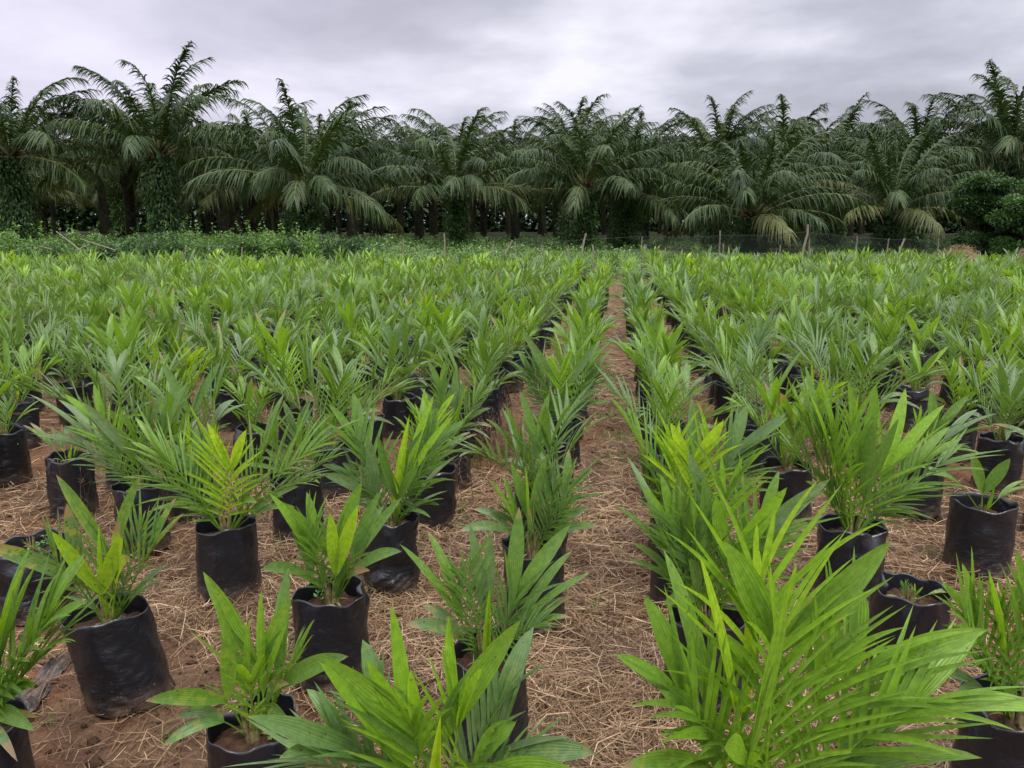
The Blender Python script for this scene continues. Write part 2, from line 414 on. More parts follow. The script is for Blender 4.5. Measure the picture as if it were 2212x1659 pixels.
BAGS = []
for i in range(12):
    flap = None if i % 3 else (i*1.7) % 6.28
    g = random.Random(i)
    mb = bag_arrays(i, flap=flap, wide=g.uniform(.95, 1.06), lean=(g.uniform(-.12, .12), g.uniform(-.12, .12)), hgt=g.uniform(.335, .36), crumple=g.uniform(.7, 1.5))
    BAGS.append(mb.mesh('grow_bag', M_BAG, True))
SOILS = [soil_mb(i).mesh('soil', M_POTSOIL, True) for i in range(4)]
STEMS = [stem_mb(i).mesh('stem', M_STEM, True) for i in range(4)]

# ------------------------------------------------------------------ field lattice
ANG = R(7.7); cA, sA = math.cos(ANG), math.sin(ANG)
def rs_to_xy(r, s): return r*cA+s*sA, -r*sA+s*cA
def xy_to_rs(x, y): return x*cA-y*sA, x*sA+y*cA

G_SEED = 'oil palm seedlings in black grow bags set out in rows'
# hero plants. foot pixel, label, bag options, leaves (tip px, tip py, depth offset, kind, tone, dry, width, spread, sag)
H = []
def hero(px, py, label, leaves, bag=None, size=1.0, cat='palm seedling'):
    H.append((px, py, label, leaves, bag or {}, size, cat))
hero(235, 1350, 'brown-tipped seedling with a spotted yellow leaf in the leaning bag, lower left', [
    (58, 1088, -.05, 'bifid', .15, .55, 1.1, 1.1, .2), (246, 985, .05, 'mixed', .36, .18, 1.0, 1.35, .02), (186, 1112, -.10, 'bifid', .88, .1, 1.0, .9, .0),
    (402, 1092, .0, 'pinnate', .30, .45, .9, 1, .1), (290, 1140, -.14, 'mixed', .78, .55, 1.1, 1.1, .15), (372, 1228, .05, 'bifid', .2, .1, 1.0, .7, .12),
    (335, 1262, -.05, 'bifid', .3, .05, .7, .8, .2), (80, 1168, -.12, 'feather', .3, .45, .7, .9, .15), (143, 1278, .05, 'bifid', .15, .15, .8, .8, .2), (330, 1085, .1, 'feather', .35, .3, .8, .8, .05), (214, 1130, -.02, 'spear', .8, .1, 1, 1, 0)],
    dict(lean=(-.16, -.05), wide=1.02, crumple=.7))
hero(548, 1594, 'seedling with pale V-shaped leaf pair in the bag cut by the lower edge', [
    (566, 1214, .03, 'mixed', .47, .12, 1.05, 1.3, .02), (738, 1262, .02, 'bifid', .35, .12, 1.1, 1.25, .12), (366, 1392, -.08, 'bifid', .40, .25, 1.0, 1.5, .30),
    (345, 1568, -.08, 'bifid', .2, .3, 1.1, .9, .35), (652, 1516, -.12, 'bifid', .25, .5, .9, 1.1, .5), (513, 1290, .0, 'bifid', .55, .05, .6, .4, .02),
    (606, 1290, -.02, 'bifid', .6, 0, .6, .5, .02), (690, 1350, .03, 'pinnate', .5, .05, .8, .7, .05), (540, 1420, -.12, 'pinnate', .66, .05, .75, .8, .25)],
    dict(lean=(0, 0), flap=2.4, wide=1.0))
hero(940, 1810, 'pale seedling with a wide V of broad leaves, cut off at bottom centre', [
    (932, 1250, -.03, 'mixed', .50, .02, 1.05, 1.75, .0), (600, 1385, .02, 'bifid', .22, .05, 1.1, 1.6, .12), (757, 1350, -.04, 'bifid', .68, .02, .75, .7, .05),
    (1285, 1448, .02, 'mixed', .2, .12, 1.1, 1.6, .2), (1225, 1522, -.08, 'bifid', .5, .05, 1.0, .9, .25), (600, 1560, -.06, 'pinnate', .32, .05, 1.1, 1.1, .28),
    (952, 1545, -.18, 'spear', .95, 0, 1.1, 1, 0), (1030, 1372, -.06, 'pinnate', .78, 0, .9, .8, .03), (1172, 1636, -.06, 'feather', .25, .05, 1, 1, .25),
    (860, 1400, -.08, 'pinnate', .72, 0, 1.0, .9, .03), (1120, 1440, .06, 'feather', .12, .05, 1.1, .8, .08), (590, 1640, .0, 'feather', .3, .05, 1, 1, .3), (760, 1480, .05, 'feather', .2, .02, 1, .8, .1)])
hero(1640, 1815, 'biggest yellow-green seedling, long splayed fronds filling the lower right', [
    (1512, 1052, .02, 'bifid', 0.96, .05, 1.0, .85, .03), (1640, 1090, .05, 'feather', 0.82, .0, .85, .6, .0), (1725, 1062, .06, 'pinnate', 0.55, .05, 1.25, 1.5, .03),
    (2008, 1228, .06, 'pinnate', 0.52, .05, 1.15, 1.35, .08), (2215, 1440, -.02, 'pinnate', 0.62, .03, 1.1, 1.1, .22), (2085, 1570, -.05, 'bifid', 0.45, .1, 1.1, .7, .2),
    (1985, 1650, -.06, 'bifid', 0.43, .12, 1.0, .8, .3), (1340, 1330, .0, 'pinnate', 0.52, .02, 1.0, 1.0, .15), (1322, 1205, .12, 'bifid', 0.43, .1, 1.0, .8, .12),
    (1322, 1545, -.12, 'bifid', 0.45, .25, 1.1, .9, .3), (1545, 1395, -.32, 'mixed', 0.65, .02, 1.1, 1.3, .12), (1840, 1330, .0, 'feather', 0.70, .02, .9, .9, .1),
    (2060, 1480, -.1, 'feather', 0.60, .0, 1, 1, .2), (1450, 1480, -.1, 'feather', 0.55, .0, 1, 1, .2), (1690, 1200, -.04, 'feather', 0.75, .0, .9, .6, .0)], size=1.25)
hero(490, 1155, 'seedling with a vivid yellow central frond in the upright bag left of centre', [
    (505, 904, -.04, 'pinnate', 1.0, 0, 1.05, 1.2, .02), (262, 918, -.02, 'pinnate', .62, .05, .85, .7, .14), (388, 925, .08, 'pinnate', .2, .25, 1.0, .9, .05),
    (640, 862, .06, 'pinnate', .33, .15, 1.0, 1.0, .15), (735, 945, .0, 'feather', .5, .1, .9, .9, .2), (655, 1070, .03, 'bifid', .28, .1, 1.1, .8, .15),
    (322, 1098, -.04, 'bifid', .38, .15, .9, .8, .35), (318, 955, -.08, 'feather', .55, .05, .8, .8, .15), (590, 1050, -.12, 'bifid', .33, .15, .9, 1, .3), (455, 900, .02, 'feather', .9, 0, .9, .6, 0), (700, 1040, -.05, 'feather', .42, .1, .8, .9, .25), (300, 1020, .0, 'feather', .4, .1, .9, 1, .2)],
    dict(lean=(.02, 0), wide=1.0, crumple=.8))
hero(718, 1306, 'short broad-leaved seedling with a dried brown leaf at its foot, left of centre', [
    (722, 1024, .03, 'mixed', .4, .05, 1.1, 1.5, .02), (608, 1036, .0, 'bifid', .55, .1, .85, .6, .12), (582, 1152, -.05, 'bifid', .22, .1, 1.1, 1.2, .2),
    (872, 1130, .0, 'bifid', .28, .1, 1.15, 1.2, .2), (842, 1052, .06, 'bifid', .33, .05, .8, .5, .08), (738, 1086, -.1, 'bifid', .85, 0, .9, .6, .0),
    (792, 1205, -.08, 'bifid', .2, .9, 1.0, 1, .4), (650, 1090, -.03, 'feather', .45, .05, .9, .6, .1), (780, 1190, -.1, 'spear', .2, .2, 1.2, 1, .3), (660, 1215, -.1, 'bifid', .3, .2, .8, 1, .3)],
    dict(flap=.3, lean=(.06, -.02), wide=1.03))
hero(1052, 1442, 'dark seedling with long double leaf reaching right, left of the bare path in front', [
    (1188, 1102, .08, 'mixed', .33, .1, 1.0, .9, .05), (878, 1152, .03, 'bifid', .45, .1, .85, .6, .12), (1046, 1136, .08, 'bifid', .15, .05, .8, .3, .0),
    (1258, 1210, .04, 'bifid', .35, .08, .8, .7, .12), (1245, 1308, -.05, 'bifid', .22, .4, .9, .7, .22), (888, 1320, -.03, 'bifid', .15, .35, 1.0, .9, .3),
    (1058, 1268, -.08, 'spear', .85, 0, 1.2, 1, 0), (1140, 1240, .0, 'pinnate', .4, .0, .8, .8, .05), (960, 1220, .02, 'feather', .4, .05, .8, .7, .1), (1200, 1340, -.1, 'feather', .3, .1, .9, 1, .25), (1000, 1180, .02, 'feather', .35, .1, .8, .6, .05)],
    dict(lean=(.02, .05)))
hero(1150, 1202, 'grey-green seedling beside the path with frayed drooping tips and a curled dead leaf', [
    (1062, 1030, .0, 'bifid', .5, .1, .8, .6, .08), (1140, 974, .05, 'bifid', .25, .1, .8, .6, .05), (1275, 982, .05, 'pinnate', .22, .25, 1.1, 1.1, .12),
    (1300, 1108, -.03, 'bifid', .2, .25, 1.1, .9, .2), (998, 1104, -.03, 'bifid', .18, .3, 1.1, .9, .28), (1128, 1004, -.04, 'bifid', .72, .05, .8, .5, .0),
    (1215, 1010, .0, 'feather', .3, .1, 1, .8, .05), (1160, 1070, -.12, 'bifid', .1, .6, .9, .8, .35), (1240, 1080, -.08, 'feather', .3, .1, 1, 1, .2), (1080, 1080, .04, 'feather', .3, .1, 1, 1, .1)],
    dict(lean=(-.04, .0)))
hero(845, 1138, 'bushy deep green seedling with many broad leaves above a ribbed bag', [
    (722, 842, .05, 'pinnate', .35, .05, 1.2, .9, .10), (850, 888, .06, 'bifid', .15, .08, 1.1, 1.5, .02), (948, 868, .0, 'bifid', .7, 0, .8, .5, .05),
    (985, 884, .06, 'pinnate', .33, .05, 1.1, .9, .12), (1018, 985, .0, 'bifid', .28, .1, 1.0, .8, .15), (752, 950, -.05, 'bifid', .1, .05, 1.1, .9, .1),
    (712, 985, .0, 'pinnate', .2, .15, 1.0, .9, .2), (890, 955, -.15, 'bifid', .28, 0, 1.3, 1.1, .05), (970, 1072, -.03, 'bifid', .2, .1, .9, .8, .15),
    (945, 1108, -.1, 'bifid', .2, .1, .9, .8, .35), (735, 1058, .05, 'bifid', .05, .1, 1.0, 1, .15), (885, 895, .02, 'spear', .9, 0, 1.3, 1, 0), (930, 1000, -.1, 'feather', .3, 0, 1, 1, .15), (770, 1030, -.1, 'feather', .2, 0, 1, 1, .15)],
    dict(lean=(.03, .0), crumple=1.7))
hero(640, 1050, 'grey-green seedling half hidden behind the yellow-centred one, left middle', [
    (640, 850, .05, 'pinnate', .1, .1, 1.1, 1.0, .05), (720, 905, .0, 'pinnate', .3, .05, 1, 1, .12), (560, 900, .0, 'pinnate', .35, .05, 1, 1, .1),
    (740, 985, -.03, 'feather', .3, .1, 1, 1, .2), (545, 980, .0, 'bifid', .2, .1, 1, 1, .2), (665, 880, .0, 'bifid', .5, 0, .8, .5, 0), (700, 1040, -.05, 'bifid', .2, .3, 1, 1, .3), (600, 1000, -.1, 'feather', .3, 0, 1, 1, .2)],
    dict(flap=1.2))
hero(302, 1068, 'tall blue-green seedling with two rounded glaucous top lobes, left middle', [
    (283, 826, .03, 'bifid', .0, .1, 1.2, 1.3, .0), (165, 838, .03, 'pinnate', .55, .05, .9, .7, .12), (85, 855, .08, 'bifid', .12, .1, .9, .7, .15),
    (105, 928, -.02, 'pinnate', .12, .1, 1.1, 1.0, .2), (425, 830, .04, 'pinnate', .22, .05, 1.0, .8, .15), (405, 900, .0, 'bifid', .25, .05, 1.1, .9, .15),
    (345, 1012, -.08, 'bifid', .0, .1, 1.0, .6, .1), (200, 962, -.06, 'feather', .2, .05, 1, 1, .2), (290, 900, -.06, 'feather', .5, 0, 1, .7, .05), (400, 980, -.04, 'feather', .3, 0, 1, 1, .2), (330, 860, .0, 'feather', .35, 0, 1, .6, .05)],
    dict(flap=.9, lean=(0, 0)))
hero(150, 1005, 'stunted withered seedling with one long dry leaf pointing left, left middle', [
    (52, 910, .0, 'bifid', .3, .6, .8, .3, .12), (120, 915, .03, 'bifid', .1, .8, .8, .5, .0), (190, 948, .03, 'bifid', .1, .85, .8, .6, .15), (100, 1000, -.04, 'bifid', .05, .9, .8, .6, .5),
    (200, 984, .0, 'bifid', .2, .4, .8, .6, .3), (158, 950, -.03, 'spear', .75, .1, 1.2, 1, 0), (172, 955, .0, 'bifid', .6, .6, .9, .4, .05)],
    dict(flap=3.9, lean=(.02, 0)), size=.7)
hero(8, 948, 'seedling cut by the left edge, leaves reaching in over a smooth leaning black bag', [
    (38, 862, .03, 'bifid', .65, .05, .9, .5, .05), (92, 872, .0, 'bifid', .3, .05, .8, .6, .2), (50, 955, -.04, 'bifid', .5, .1, .8, .6, .4), (-60, 850, 0, 'pinnate', .4, .1, 1, 1, .1), (-80, 930, 0, 'bifid', .2, .1, 1, 1, .3), (20, 850, .1, 'feather', .4, 0, 1, 1, .05)],
    dict(lean=(.05, 0), wide=1.1), size=.8)
hero(68, 1185, 'nearly empty grow bag with one tiny green shoot, near the left edge', [
    (45, 1164, .02, 'spear', .6, 0, .7, 1, .05), (88, 1180, .02, 'spear', .2, .5, .6, 1, .3), (60, 1200, -.02, 'spear', .2, .9, .6, 1, .6)],
    dict(flap=5.6, wide=1.12, crumple=1.8, hgt=.31), size=.5)
hero(-55, 1600, 'large seedling at the lower left edge, long leaves sweeping right into the picture', [
    (90, 1196, .08, 'bifid', .35, .05, 1.1, .7, .08), (40, 1245, -.02, 'bifid', .72, 0, 1.1, .6, .05), (212, 1242, -.02, 'pinnate', .42, .02, 1.0, .9, .15), (165, 1372, -.05, 'feather', .45, .02, .9, .8, .2),
    (115, 1438, -.03, 'pinnate', .45, .05, 1.0, 1, .25), (100, 1515, -.08, 'bifid', .35, .1, 1.3, 1.0, .3), (-160, 1300, 0, 'pinnate', .4, 0, 1, 1, .1), (-260, 1450, 0, 'pinnate', .4, 0, 1, 1, .1), (-20, 1240, 0, 'feather', .5, 0, 1, .8, 0), (70, 1590, -.1, 'bifid', .1, .7, .8, .6, .3), (150, 1300, .03, 'feather', .5, 0, .9, .6, .15)], size=1.1)
hero(1212, 918, 'tall dense fan-shaped seedling beside the path, centre of the picture', [
    (1212, 688, .04, 'bifid', .12, .03, 1.2, 1.7, .0), (1208, 742, -.06, 'pinnate', .75, 0, 1.0, 1.1, .0), (1128, 738, .0, 'pinnate', .2, .05, 1.1, .8, .08), (1104, 766, .03, 'pinnate', .25, .05, 1, 1, .12),
    (1308, 734, .03, 'pinnate', .45, .05, 1.1, .8, .10), (1345, 750, .05, 'bifid', .3, .05, .8, .6, .15), (1135, 912, -.04, 'bifid', .12, .1, 1.0, .8, .35), (1316, 850, .0, 'bifid', .18, .1, 1.0, .9, .2),
    (1210, 830, -.18, 'bifid', .2, 0, 1.2, 1, .1), (1130, 840, -.08, 'feather', .15, 0, 1.1, 1, .15), (1290, 850, -.10, 'feather', .18, 0, 1.1, 1, .15), (1120, 800, .02, 'feather', .2, 0, 1, 1, .1), (1310, 790, .05, 'feather', .3, 0, 1, 1, .1), (1265, 910, -.1, 'bifid', .1, .5, 1, .8, .4)],
    dict(flap=2.0))
hero(1195, 982, 'tiny single-leaf seedling just in front of the tall fan-shaped one by the path', [
    (1186, 934, .02, 'bifid', .42, .2, 1.3, .4, .0), (1168, 952, 0, 'bifid', .5, .3, 1.0, .5, .1), (1222, 962, .0, 'bifid', .2, .7, .8, .5, .3)], dict(flap=1.0), size=.5)
hero(975, 955, 'compact blue-green seedling above dry twiggy weeds, left of the path', [
    (938, 778, .03, 'pinnate', .25, .05, 1.2, .8, .06), (996, 806, .02, 'bifid', .02, .05, 1.2, .4, .0), (1068, 816, .03, 'pinnate', .38, .05, 1.1, .9, .12), (898, 842, .0, 'bifid', .08, .05, 1.1, .7, .15),
    (1065, 865, -.02, 'bifid', .1, .05, 1.2, .8, .15), (960, 850, -.06, 'feather', .4, 0, 1, .8, .05), (1070, 938, -.06, 'bifid', .15, .6, .8, .7, .4), (1010, 830, -.05, 'spear', .8, 0, 1, 1, 0), (920, 900, -.05, 'bifid', .1, .1, 1, 1, .2), (1030, 900, -.08, 'bifid', .15, .1, 1, 1, .2)],
    dict(flap=1.3))
hero(1470, 1172, 'seedling right of the path with bright lime-yellow fronds', [
    (1508, 880, -.03, 'pinnate', .98, 0, 1.15, 1.4, .02), (1318, 840, .06, 'pinnate', .5, .02, 1.0, .7, .12), (1366, 944, .03, 'bifid', .12, .05, .9, .6, .15), (1668, 888, .06, 'pinnate', .3, .02, 1.1, 1.1, .15),
    (1604, 830, .12, 'bifid', .08, .03, 1.2, 1.3, .0), (1442, 1000, -.18, 'bifid', .1, 0, 1.1, .5, .05), (1650, 1000, -.02, 'feather', .3, 0, 1, 1, .2), (1372, 1010, -.05, 'feather', .2, 0, 1, 1, .2), (1450, 905, .03, 'feather', .85, 0, 1, .7, 0), (1560, 900, .0, 'feather', .9, 0, 1, .7, .02), (1420, 1120, -.15, 'bifid', .15, .2, 1, 1, .3)])
hero(1528, 1360, 'dense seedling right behind the biggest plant, grey-green broad leaves mixed with lime ones', [
    (1392, 1020, .05, 'pinnate', .45, .03, 1.0, .8, .10), (1310, 1042, .06, 'bifid', .18, .05, 1.0, .8, .15), (1487, 1010, -.05, 'bifid', .35, .0, 1.3, .4, .0), (1655, 945, .08, 'bifid', .12, .05, 1.2, 1.4, .03),
    (1622, 1000, -.05, 'mixed', .75, 0, 1.1, 1.1, .02), (1732, 1022, .05, 'pinnate', .4, .02, 1.0, 1.0, .12), (1400, 1140, -.08, 'feather', .3, 0, 1, 1, .2), (1440, 1225, -.18, 'bifid', .22, .2, 1, 1, .3), (1690, 1120, -.05, 'feather', .4, 0, 1, 1, .15), (1350, 1180, .0, 'bifid', .3, .1, 1, .8, .2), (1450, 1090, -.05, 'feather', .35, 0, 1, .9, .1), (1580, 980, .02, 'feather', .6, 0, 1, .7, 0)])
hero(1840, 1160, 'tall lush seedling right of centre with long narrow leaflets and a twisted dark leaf', [
    (1716, 795, .04, 'pinnate', .35, .02, .95, .6, .08), (1700, 862, -.02, 'pinnate', .35, .02, .95, .7, .12), (1752, 815, -.04, 'bifid', .6, 0, .9, .5, .03), (1872, 806, .06, 'mixed', .45, 0, 1, .6, .0), (1925, 896, -.12, 'bifid', .35, 0, 1.2, .5, .05),
    (2008, 850, .04, 'mixed', .8, 0, 1.1, .6, .05), (2078, 922, .0, 'pinnate', .55, .02, 1.1, .7, .10), (2104, 968, .03, 'feather', .35, .02, 1, .9, .15), (1680, 950, .0, 'feather', .35, .05, .9, .9, .15), (2005, 1045, -.06, 'feather', .35, .02, .9, 1, .2),
    (1780, 880, -.1, 'feather', .5, 0, .9, .7, .05), (1840, 850, -.03, 'feather', .6, 0, .9, .6, .0), (2000, 1115, -.1, 'bifid', .1, .3, .9, .7, .4), (1730, 1020, -.08, 'bifid', .2, .1, 1, 1, .2)],
    dict(flap=5.2, wide=1.05), size=1.15)
hero(1965, 1300, 'tiny seedling with a short frilly tuft, right of the biggest plant', [
    (1950, 1246, .02, 'pinnate', .4, .1, 1.0, 1, .0), (1988, 1258, .0, 'bifid', .7, .3, 1.0, .7, .0), (2085, 1282, -.02, 'bifid', .15, .75, .8, .4, .2), (1900, 1295, .02, 'bifid', .2, .5, .8, .6, .3), (1990, 1330, -.06, 'bifid', .3, .2, 1, 1, .3)], dict(flap=2.6), size=.55)
hero(2122, 1108, 'small seedling with a frosted V-shaped leaf pair and one long arching leaf, right side', [
    (2137, 970, .0, 'bifid', .33, .12, 1.3, 1.2, .0), (1985, 1014, .03, 'bifid', .3, .1, .8, .25, .3), (2225, 1040, .0, 'bifid', .45, .05, 1.0, .7, .2), (2150, 1040, -.05, 'spear', .7, 0, 1.5, 1, 0)], dict(wide=1.06, crumple=.7), size=.6)
hero(1990, 1004, 'seedling with spotted grey-green upright leaves, right middle beside a tall smooth bag', [
    (2060, 838, .03, 'mixed', .28, .15, 1.1, 1.3, .02), (2145, 880, .02, 'bifid', .08, .05, 1.0, .7, .12), (2155, 912, -.02, 'bifid', .2, .1, .9, .7, .2), (1978, 868, .0, 'pinnate', .6, .1, .9, .8, .05), (1900, 940, .0, 'feather', .35, .05, 1, 1, .15), (2120, 975, -.04, 'bifid', .35, .1, .9, .7, .3), (1900, 985, -.04, 'bifid', .2, .2, 1, 1, .3), (2030, 900, -.06, 'feather', .4, 0, 1, .8, .05)],
    dict(crumple=.6, flap=.5))
hero(2192, 1560, 'seedling at the lower right edge with arching leaflets fanning left over a creased bag', [
    (2030, 1212, .03, 'pinnate', .55, .02, 1.0, .9, .12), (2115, 1208, .0, 'bifid', .75, 0, 1.0, .5, .05), (2003, 1470, -.05, 'bifid', .2, .1, 1.1, .8, .25), (2240, 1150, .0, 'pinnate', .5, 0, 1, 1, .0), (2350, 1300, .0, 'pinnate', .4, 0, 1, 1, .1), (2050, 1300, -.06, 'feather', .55, 0, .9, .9, .15), (2090, 1420, -.1, 'feather', .35, 0, 1, 1, .2), (2170, 1240, .05, 'feather', .5, 0, .9, .7, .05), (2330, 1480, -.05, 'bifid', .3, 0, 1, 1, .2)],
    dict(flap=3.2, lean=(-.02, 0), wide=1.08), size=1.05)

SPEC_BAG = {}
used = []
nroot = 0
proto_frond = {}
for hi, (px, py, label, leaves, bagopt, size, cat) in enumerate(H):
    rng = np.random.default_rng(100+hi)
    b = at_z(px, py, .29); x, y = b[0], b[1]
    used.append((x, y))
    root = empty('palm_seedling', (x, y, 0)); tag(root, label, cat, G_SEED)
    bo = dict(seed=200+hi, nz=34, nt=72, hgt=.35); bo.update(bagopt)
    ln = bo.get('lean', (0, 0))
    link('grow_bag', bag_arrays(**bo).mesh('grow_bag', M_BAG, True), root, (-ln[0]*.3, -ln[1]*.3, 0))
    link('soil', soil_mb(hi, bo.get('wide', 1.0), bo['hgt']-.072).mesh('soil', M_POTSOIL, True), root)
    link('stem', stem_mb(hi, size).mesh('stem', M_STEM, True), root)
    Y0 = b[1]
    for (tx, ty, dd, kind, tone, dry, wf, spread, sag) in leaves:
        tip = at_y(tx, ty, Y0+dd) - np.array([x, y, 0])
        az = math.atan2(tip[1], tip[0])
        foot = np.array([math.cos(az)*.012, math.sin(az)*.012, .290])
        mb = MB(); frond(mb, foot, tip, kind, tone, dry, rng, 0, sag, wf, spread, .38 if spread > .85 else .15)
        link('frond', mb.mesh('frond', M_SEED), root)

# generated seedlings ------------------------------------------------
def plant_spec(rng, vigor):
    L = []
    az0 = rng.random()*2*PI; n = int(9+rng.integers(0, 4))
    for i in range(n):
        az = az0+i*2.4+rng.normal(0, .25)
        q = i/(n-1)
        if i == 0: inc, ln, kind, tone = R(84), .36, 'spear', rng.uniform(.6, .95)
        elif q < .36: inc, ln, kind, tone = R(rng.uniform(56, 79)), rng.uniform(.58, .74), rng.choice(['mixed', 'pinnate', 'mixed', 'pinnate', 'bifid']), rng.uniform(.2, .72)
        elif q < .75: inc, ln, kind, tone = R(rng.uniform(32, 58)), rng.uniform(.52, .68), rng.choice(['pinnate', 'feather', 'pinnate', 'mixed', 'mixed']), rng.uniform(.0, .50)
        else: inc, ln, kind, tone = R(rng.uniform(14, 42)), rng.uniform(.34, .46), 'bifid', rng.uniform(0, .25)
        ln *= vigor
        tip = np.array([math.cos(az)*math.cos(inc)*ln, math.sin(az)*math.cos(inc)*ln, .315+math.sin(inc)*ln])
        foot = np.array([math.cos(az)*.012, math.sin(az)*.012, .290])
        L.append((foot, tip, kind, tone, float(rng.random() < .2)*rng.random()*.55, .10+.36*(1-inc/R(90)), rng.uniform(.9, 1.2), rng.uniform(.7, 1.4)))
    return L
VAR = []      # per variant: list of frond meshes, merged mesh, low-detail arrays
LOOKS = ['bright lime-centred', 'blue-green', 'deep green narrow-leaved', 'short pale', 'broad-leaved']
for k in range(25):
    rng = np.random.default_rng(500+k); look = k % 5
    spec = plant_spec(rng, [1.0, 1.0, 1.08, .78, 1.0][look]*rng.uniform(.95, 1.08))
    out = []
    for (f, t, kind, tone, dry, sag, wf, sp) in spec:
        if look == 0: tone = min(1, tone+.16)
        if look == 1: tone = tone*.55
        if look == 2: kind = 'pinnate' if kind == 'mixed' else 'feather' if kind == 'pinnate' and rng.random() < .5 else kind; tone *= .8; wf *= .9
        if look == 3: tone = min(1, tone+.1); dry = dry+.1
        if look == 4: kind = 'mixed' if kind == 'feather' else kind; wf *= 1.15
        out.append((f, t, kind, tone, dry, sag, wf, sp))
    meshes = []; merged = MB(); low = MB()
    for s_ in out:
        f, t, kind, tone, dry, sag, wf, sp = s_
        mb = MB(); frond(mb, f, t, kind, tone, dry, np.random.default_rng(k*50+len(meshes)), 1, sag, wf, sp)
        merged.add_arrays(mb.arrays())
        meshes.append(mb.mesh('frond', M_SEED))
        frond(low, f, t, kind, tone, dry, np.random.default_rng(k*50+len(meshes)), 2, sag, wf, sp)
    VAR.append((meshes, merged.mesh('foliage', M_SEED), low.arrays(), look))

rnd = random.Random(7)
slots = []
for i in range(-40, 42):
    r = -.32+.69*i if i <= 0 else .30+.70*(i-1)
    off = {0: .0, 1: .12}.get(i, .36 if i % 2 else 0.0)
    for j in range(0, 36):
        s = 1.42+off+.72*j
        rr = r+rnd.gauss(0, .025)+({0: -.025, 1: .03}.get(i, 0) if s > 3.2 else 0); ss = s+rnd.gauss(0, .045)
        x, y = rs_to_xy(rr, ss)
        edge = 22.5+.6*math.sin(x*.7)+(.8 if x > 3 else 0)
        if y > edge or y < 3.3: continue
        if abs(x) > .70*y+.55: continue
        if min((x-a)**2+(y-b)**2 for a, b in used) < .42**2: continue
        slots.append((math.hypot(x, y), x, y, i, j, rr))
slots.sort()
N_IND = 300-len(H)
def side_name(i): return 'left' if i <= 0 else 'right'
ord_w = ['first', 'second', 'third', 'fourth', 'fifth', 'sixth', 'seventh', 'eighth', 'ninth', 'tenth', 'eleventh', 'twelfth']
look_txt = {0: 'lime-centred seedling', 1: 'blue-green seedling', 2: 'narrow-leaved deep green seedling', 3: 'short pale green seedling', 4: 'broad-leaved seedling'}
low_mb = MB(); low_bag = MB(); path_count = {0: 0, 1: 0}
bag_low = bag_arrays(1, nz=6, nt=12).arrays()
proto = {}
for idx, (d, x, y, i, j, rr) in enumerate(slots):
    k = rnd.randrange(25); rz = rnd.uniform(0, 2*PI); sc_ = rnd.uniform(.78, 1.06)
    if i in (0, 1): sc_ *= .90
    meshes, merged, low, look = VAR[k]
    if idx >= N_IND:
        c, s = math.cos(rz), math.sin(rz); M = np.array([[c, -s, 0], [s, c, 0], [0, 0, 1]])
        zs = np.array([[sc_, 0, 0], [0, sc_, 0], [0, 0, sc_]])
        low_mb.add_arrays(low, M@zs, np.array([x, y, 0]), rnd.uniform(-.14, .24)); low_bag.add_arrays(bag_low, M, np.array([x, y, -.01]))
        continue
    root = empty('palm_seedling', (x, y, -.008)); root.rotation_euler = (rnd.gauss(0, .035), rnd.gauss(0, .035), rz)
    px = 1106+FPX*x/(y*math.cos(PITCH)+1.1*math.sin(PITCH))
    if i in (0, 1) and path_count[i] < 12 and d > 4:
        path_count[i] += 1
        lab = look_txt[look]+' lining the path on its %s, %s back in line' % (side_name(i), ord_w[path_count[i]-1])
    else:
        zone = 'near the front' if d < 5 else 'in the middle of the field' if d < 9 else 'in the far half of the field'
        col = 'far left' if px < 450 else 'left of centre' if px < 950 else 'just left of the path' if i <= 0 else 'just right of the path' if px < 1700 else 'far right'
        lab = '%s %s, %s' % (look_txt[look], zone, col)
    grp = G_SEED
    tag(root, lab, 'palm seedling', grp)
    link('grow_bag', BAGS[rnd.randrange(12)], root, (0, 0, 0), rnd.uniform(0, 6.28))
    link('soil', SOILS[rnd.randrange(4)], root)
    if d < 8.5:
        link('stem', STEMS[rnd.randrange(4)], root)
        for me in meshes: link('frond', me, root, (0, 0, .315*(1-sc_)), None, sc_)
    else:
        link('foliage', merged, root, (0, 0, .315*(1-sc_)), None, sc_)
far_root = link('distant_seedlings', low_mb.mesh('distant_seedlings', M_SEED))
tag(far_root, 'mass of small green palm seedlings filling the far end of the nursery field', 'seedlings', kind='stuff')
fb = link('grow_bags', low_bag.mesh('grow_bags', M_BAG, True), far_root); tag(fb, kind='stuff')
for o in bpy.data.objects:
    if 'label' in o and not 4 <= len(o['label'].replace('-', ' ').split()) <= 16: print('LONG', o['label'])
print('slots', len(slots), 'individual', N_IND)

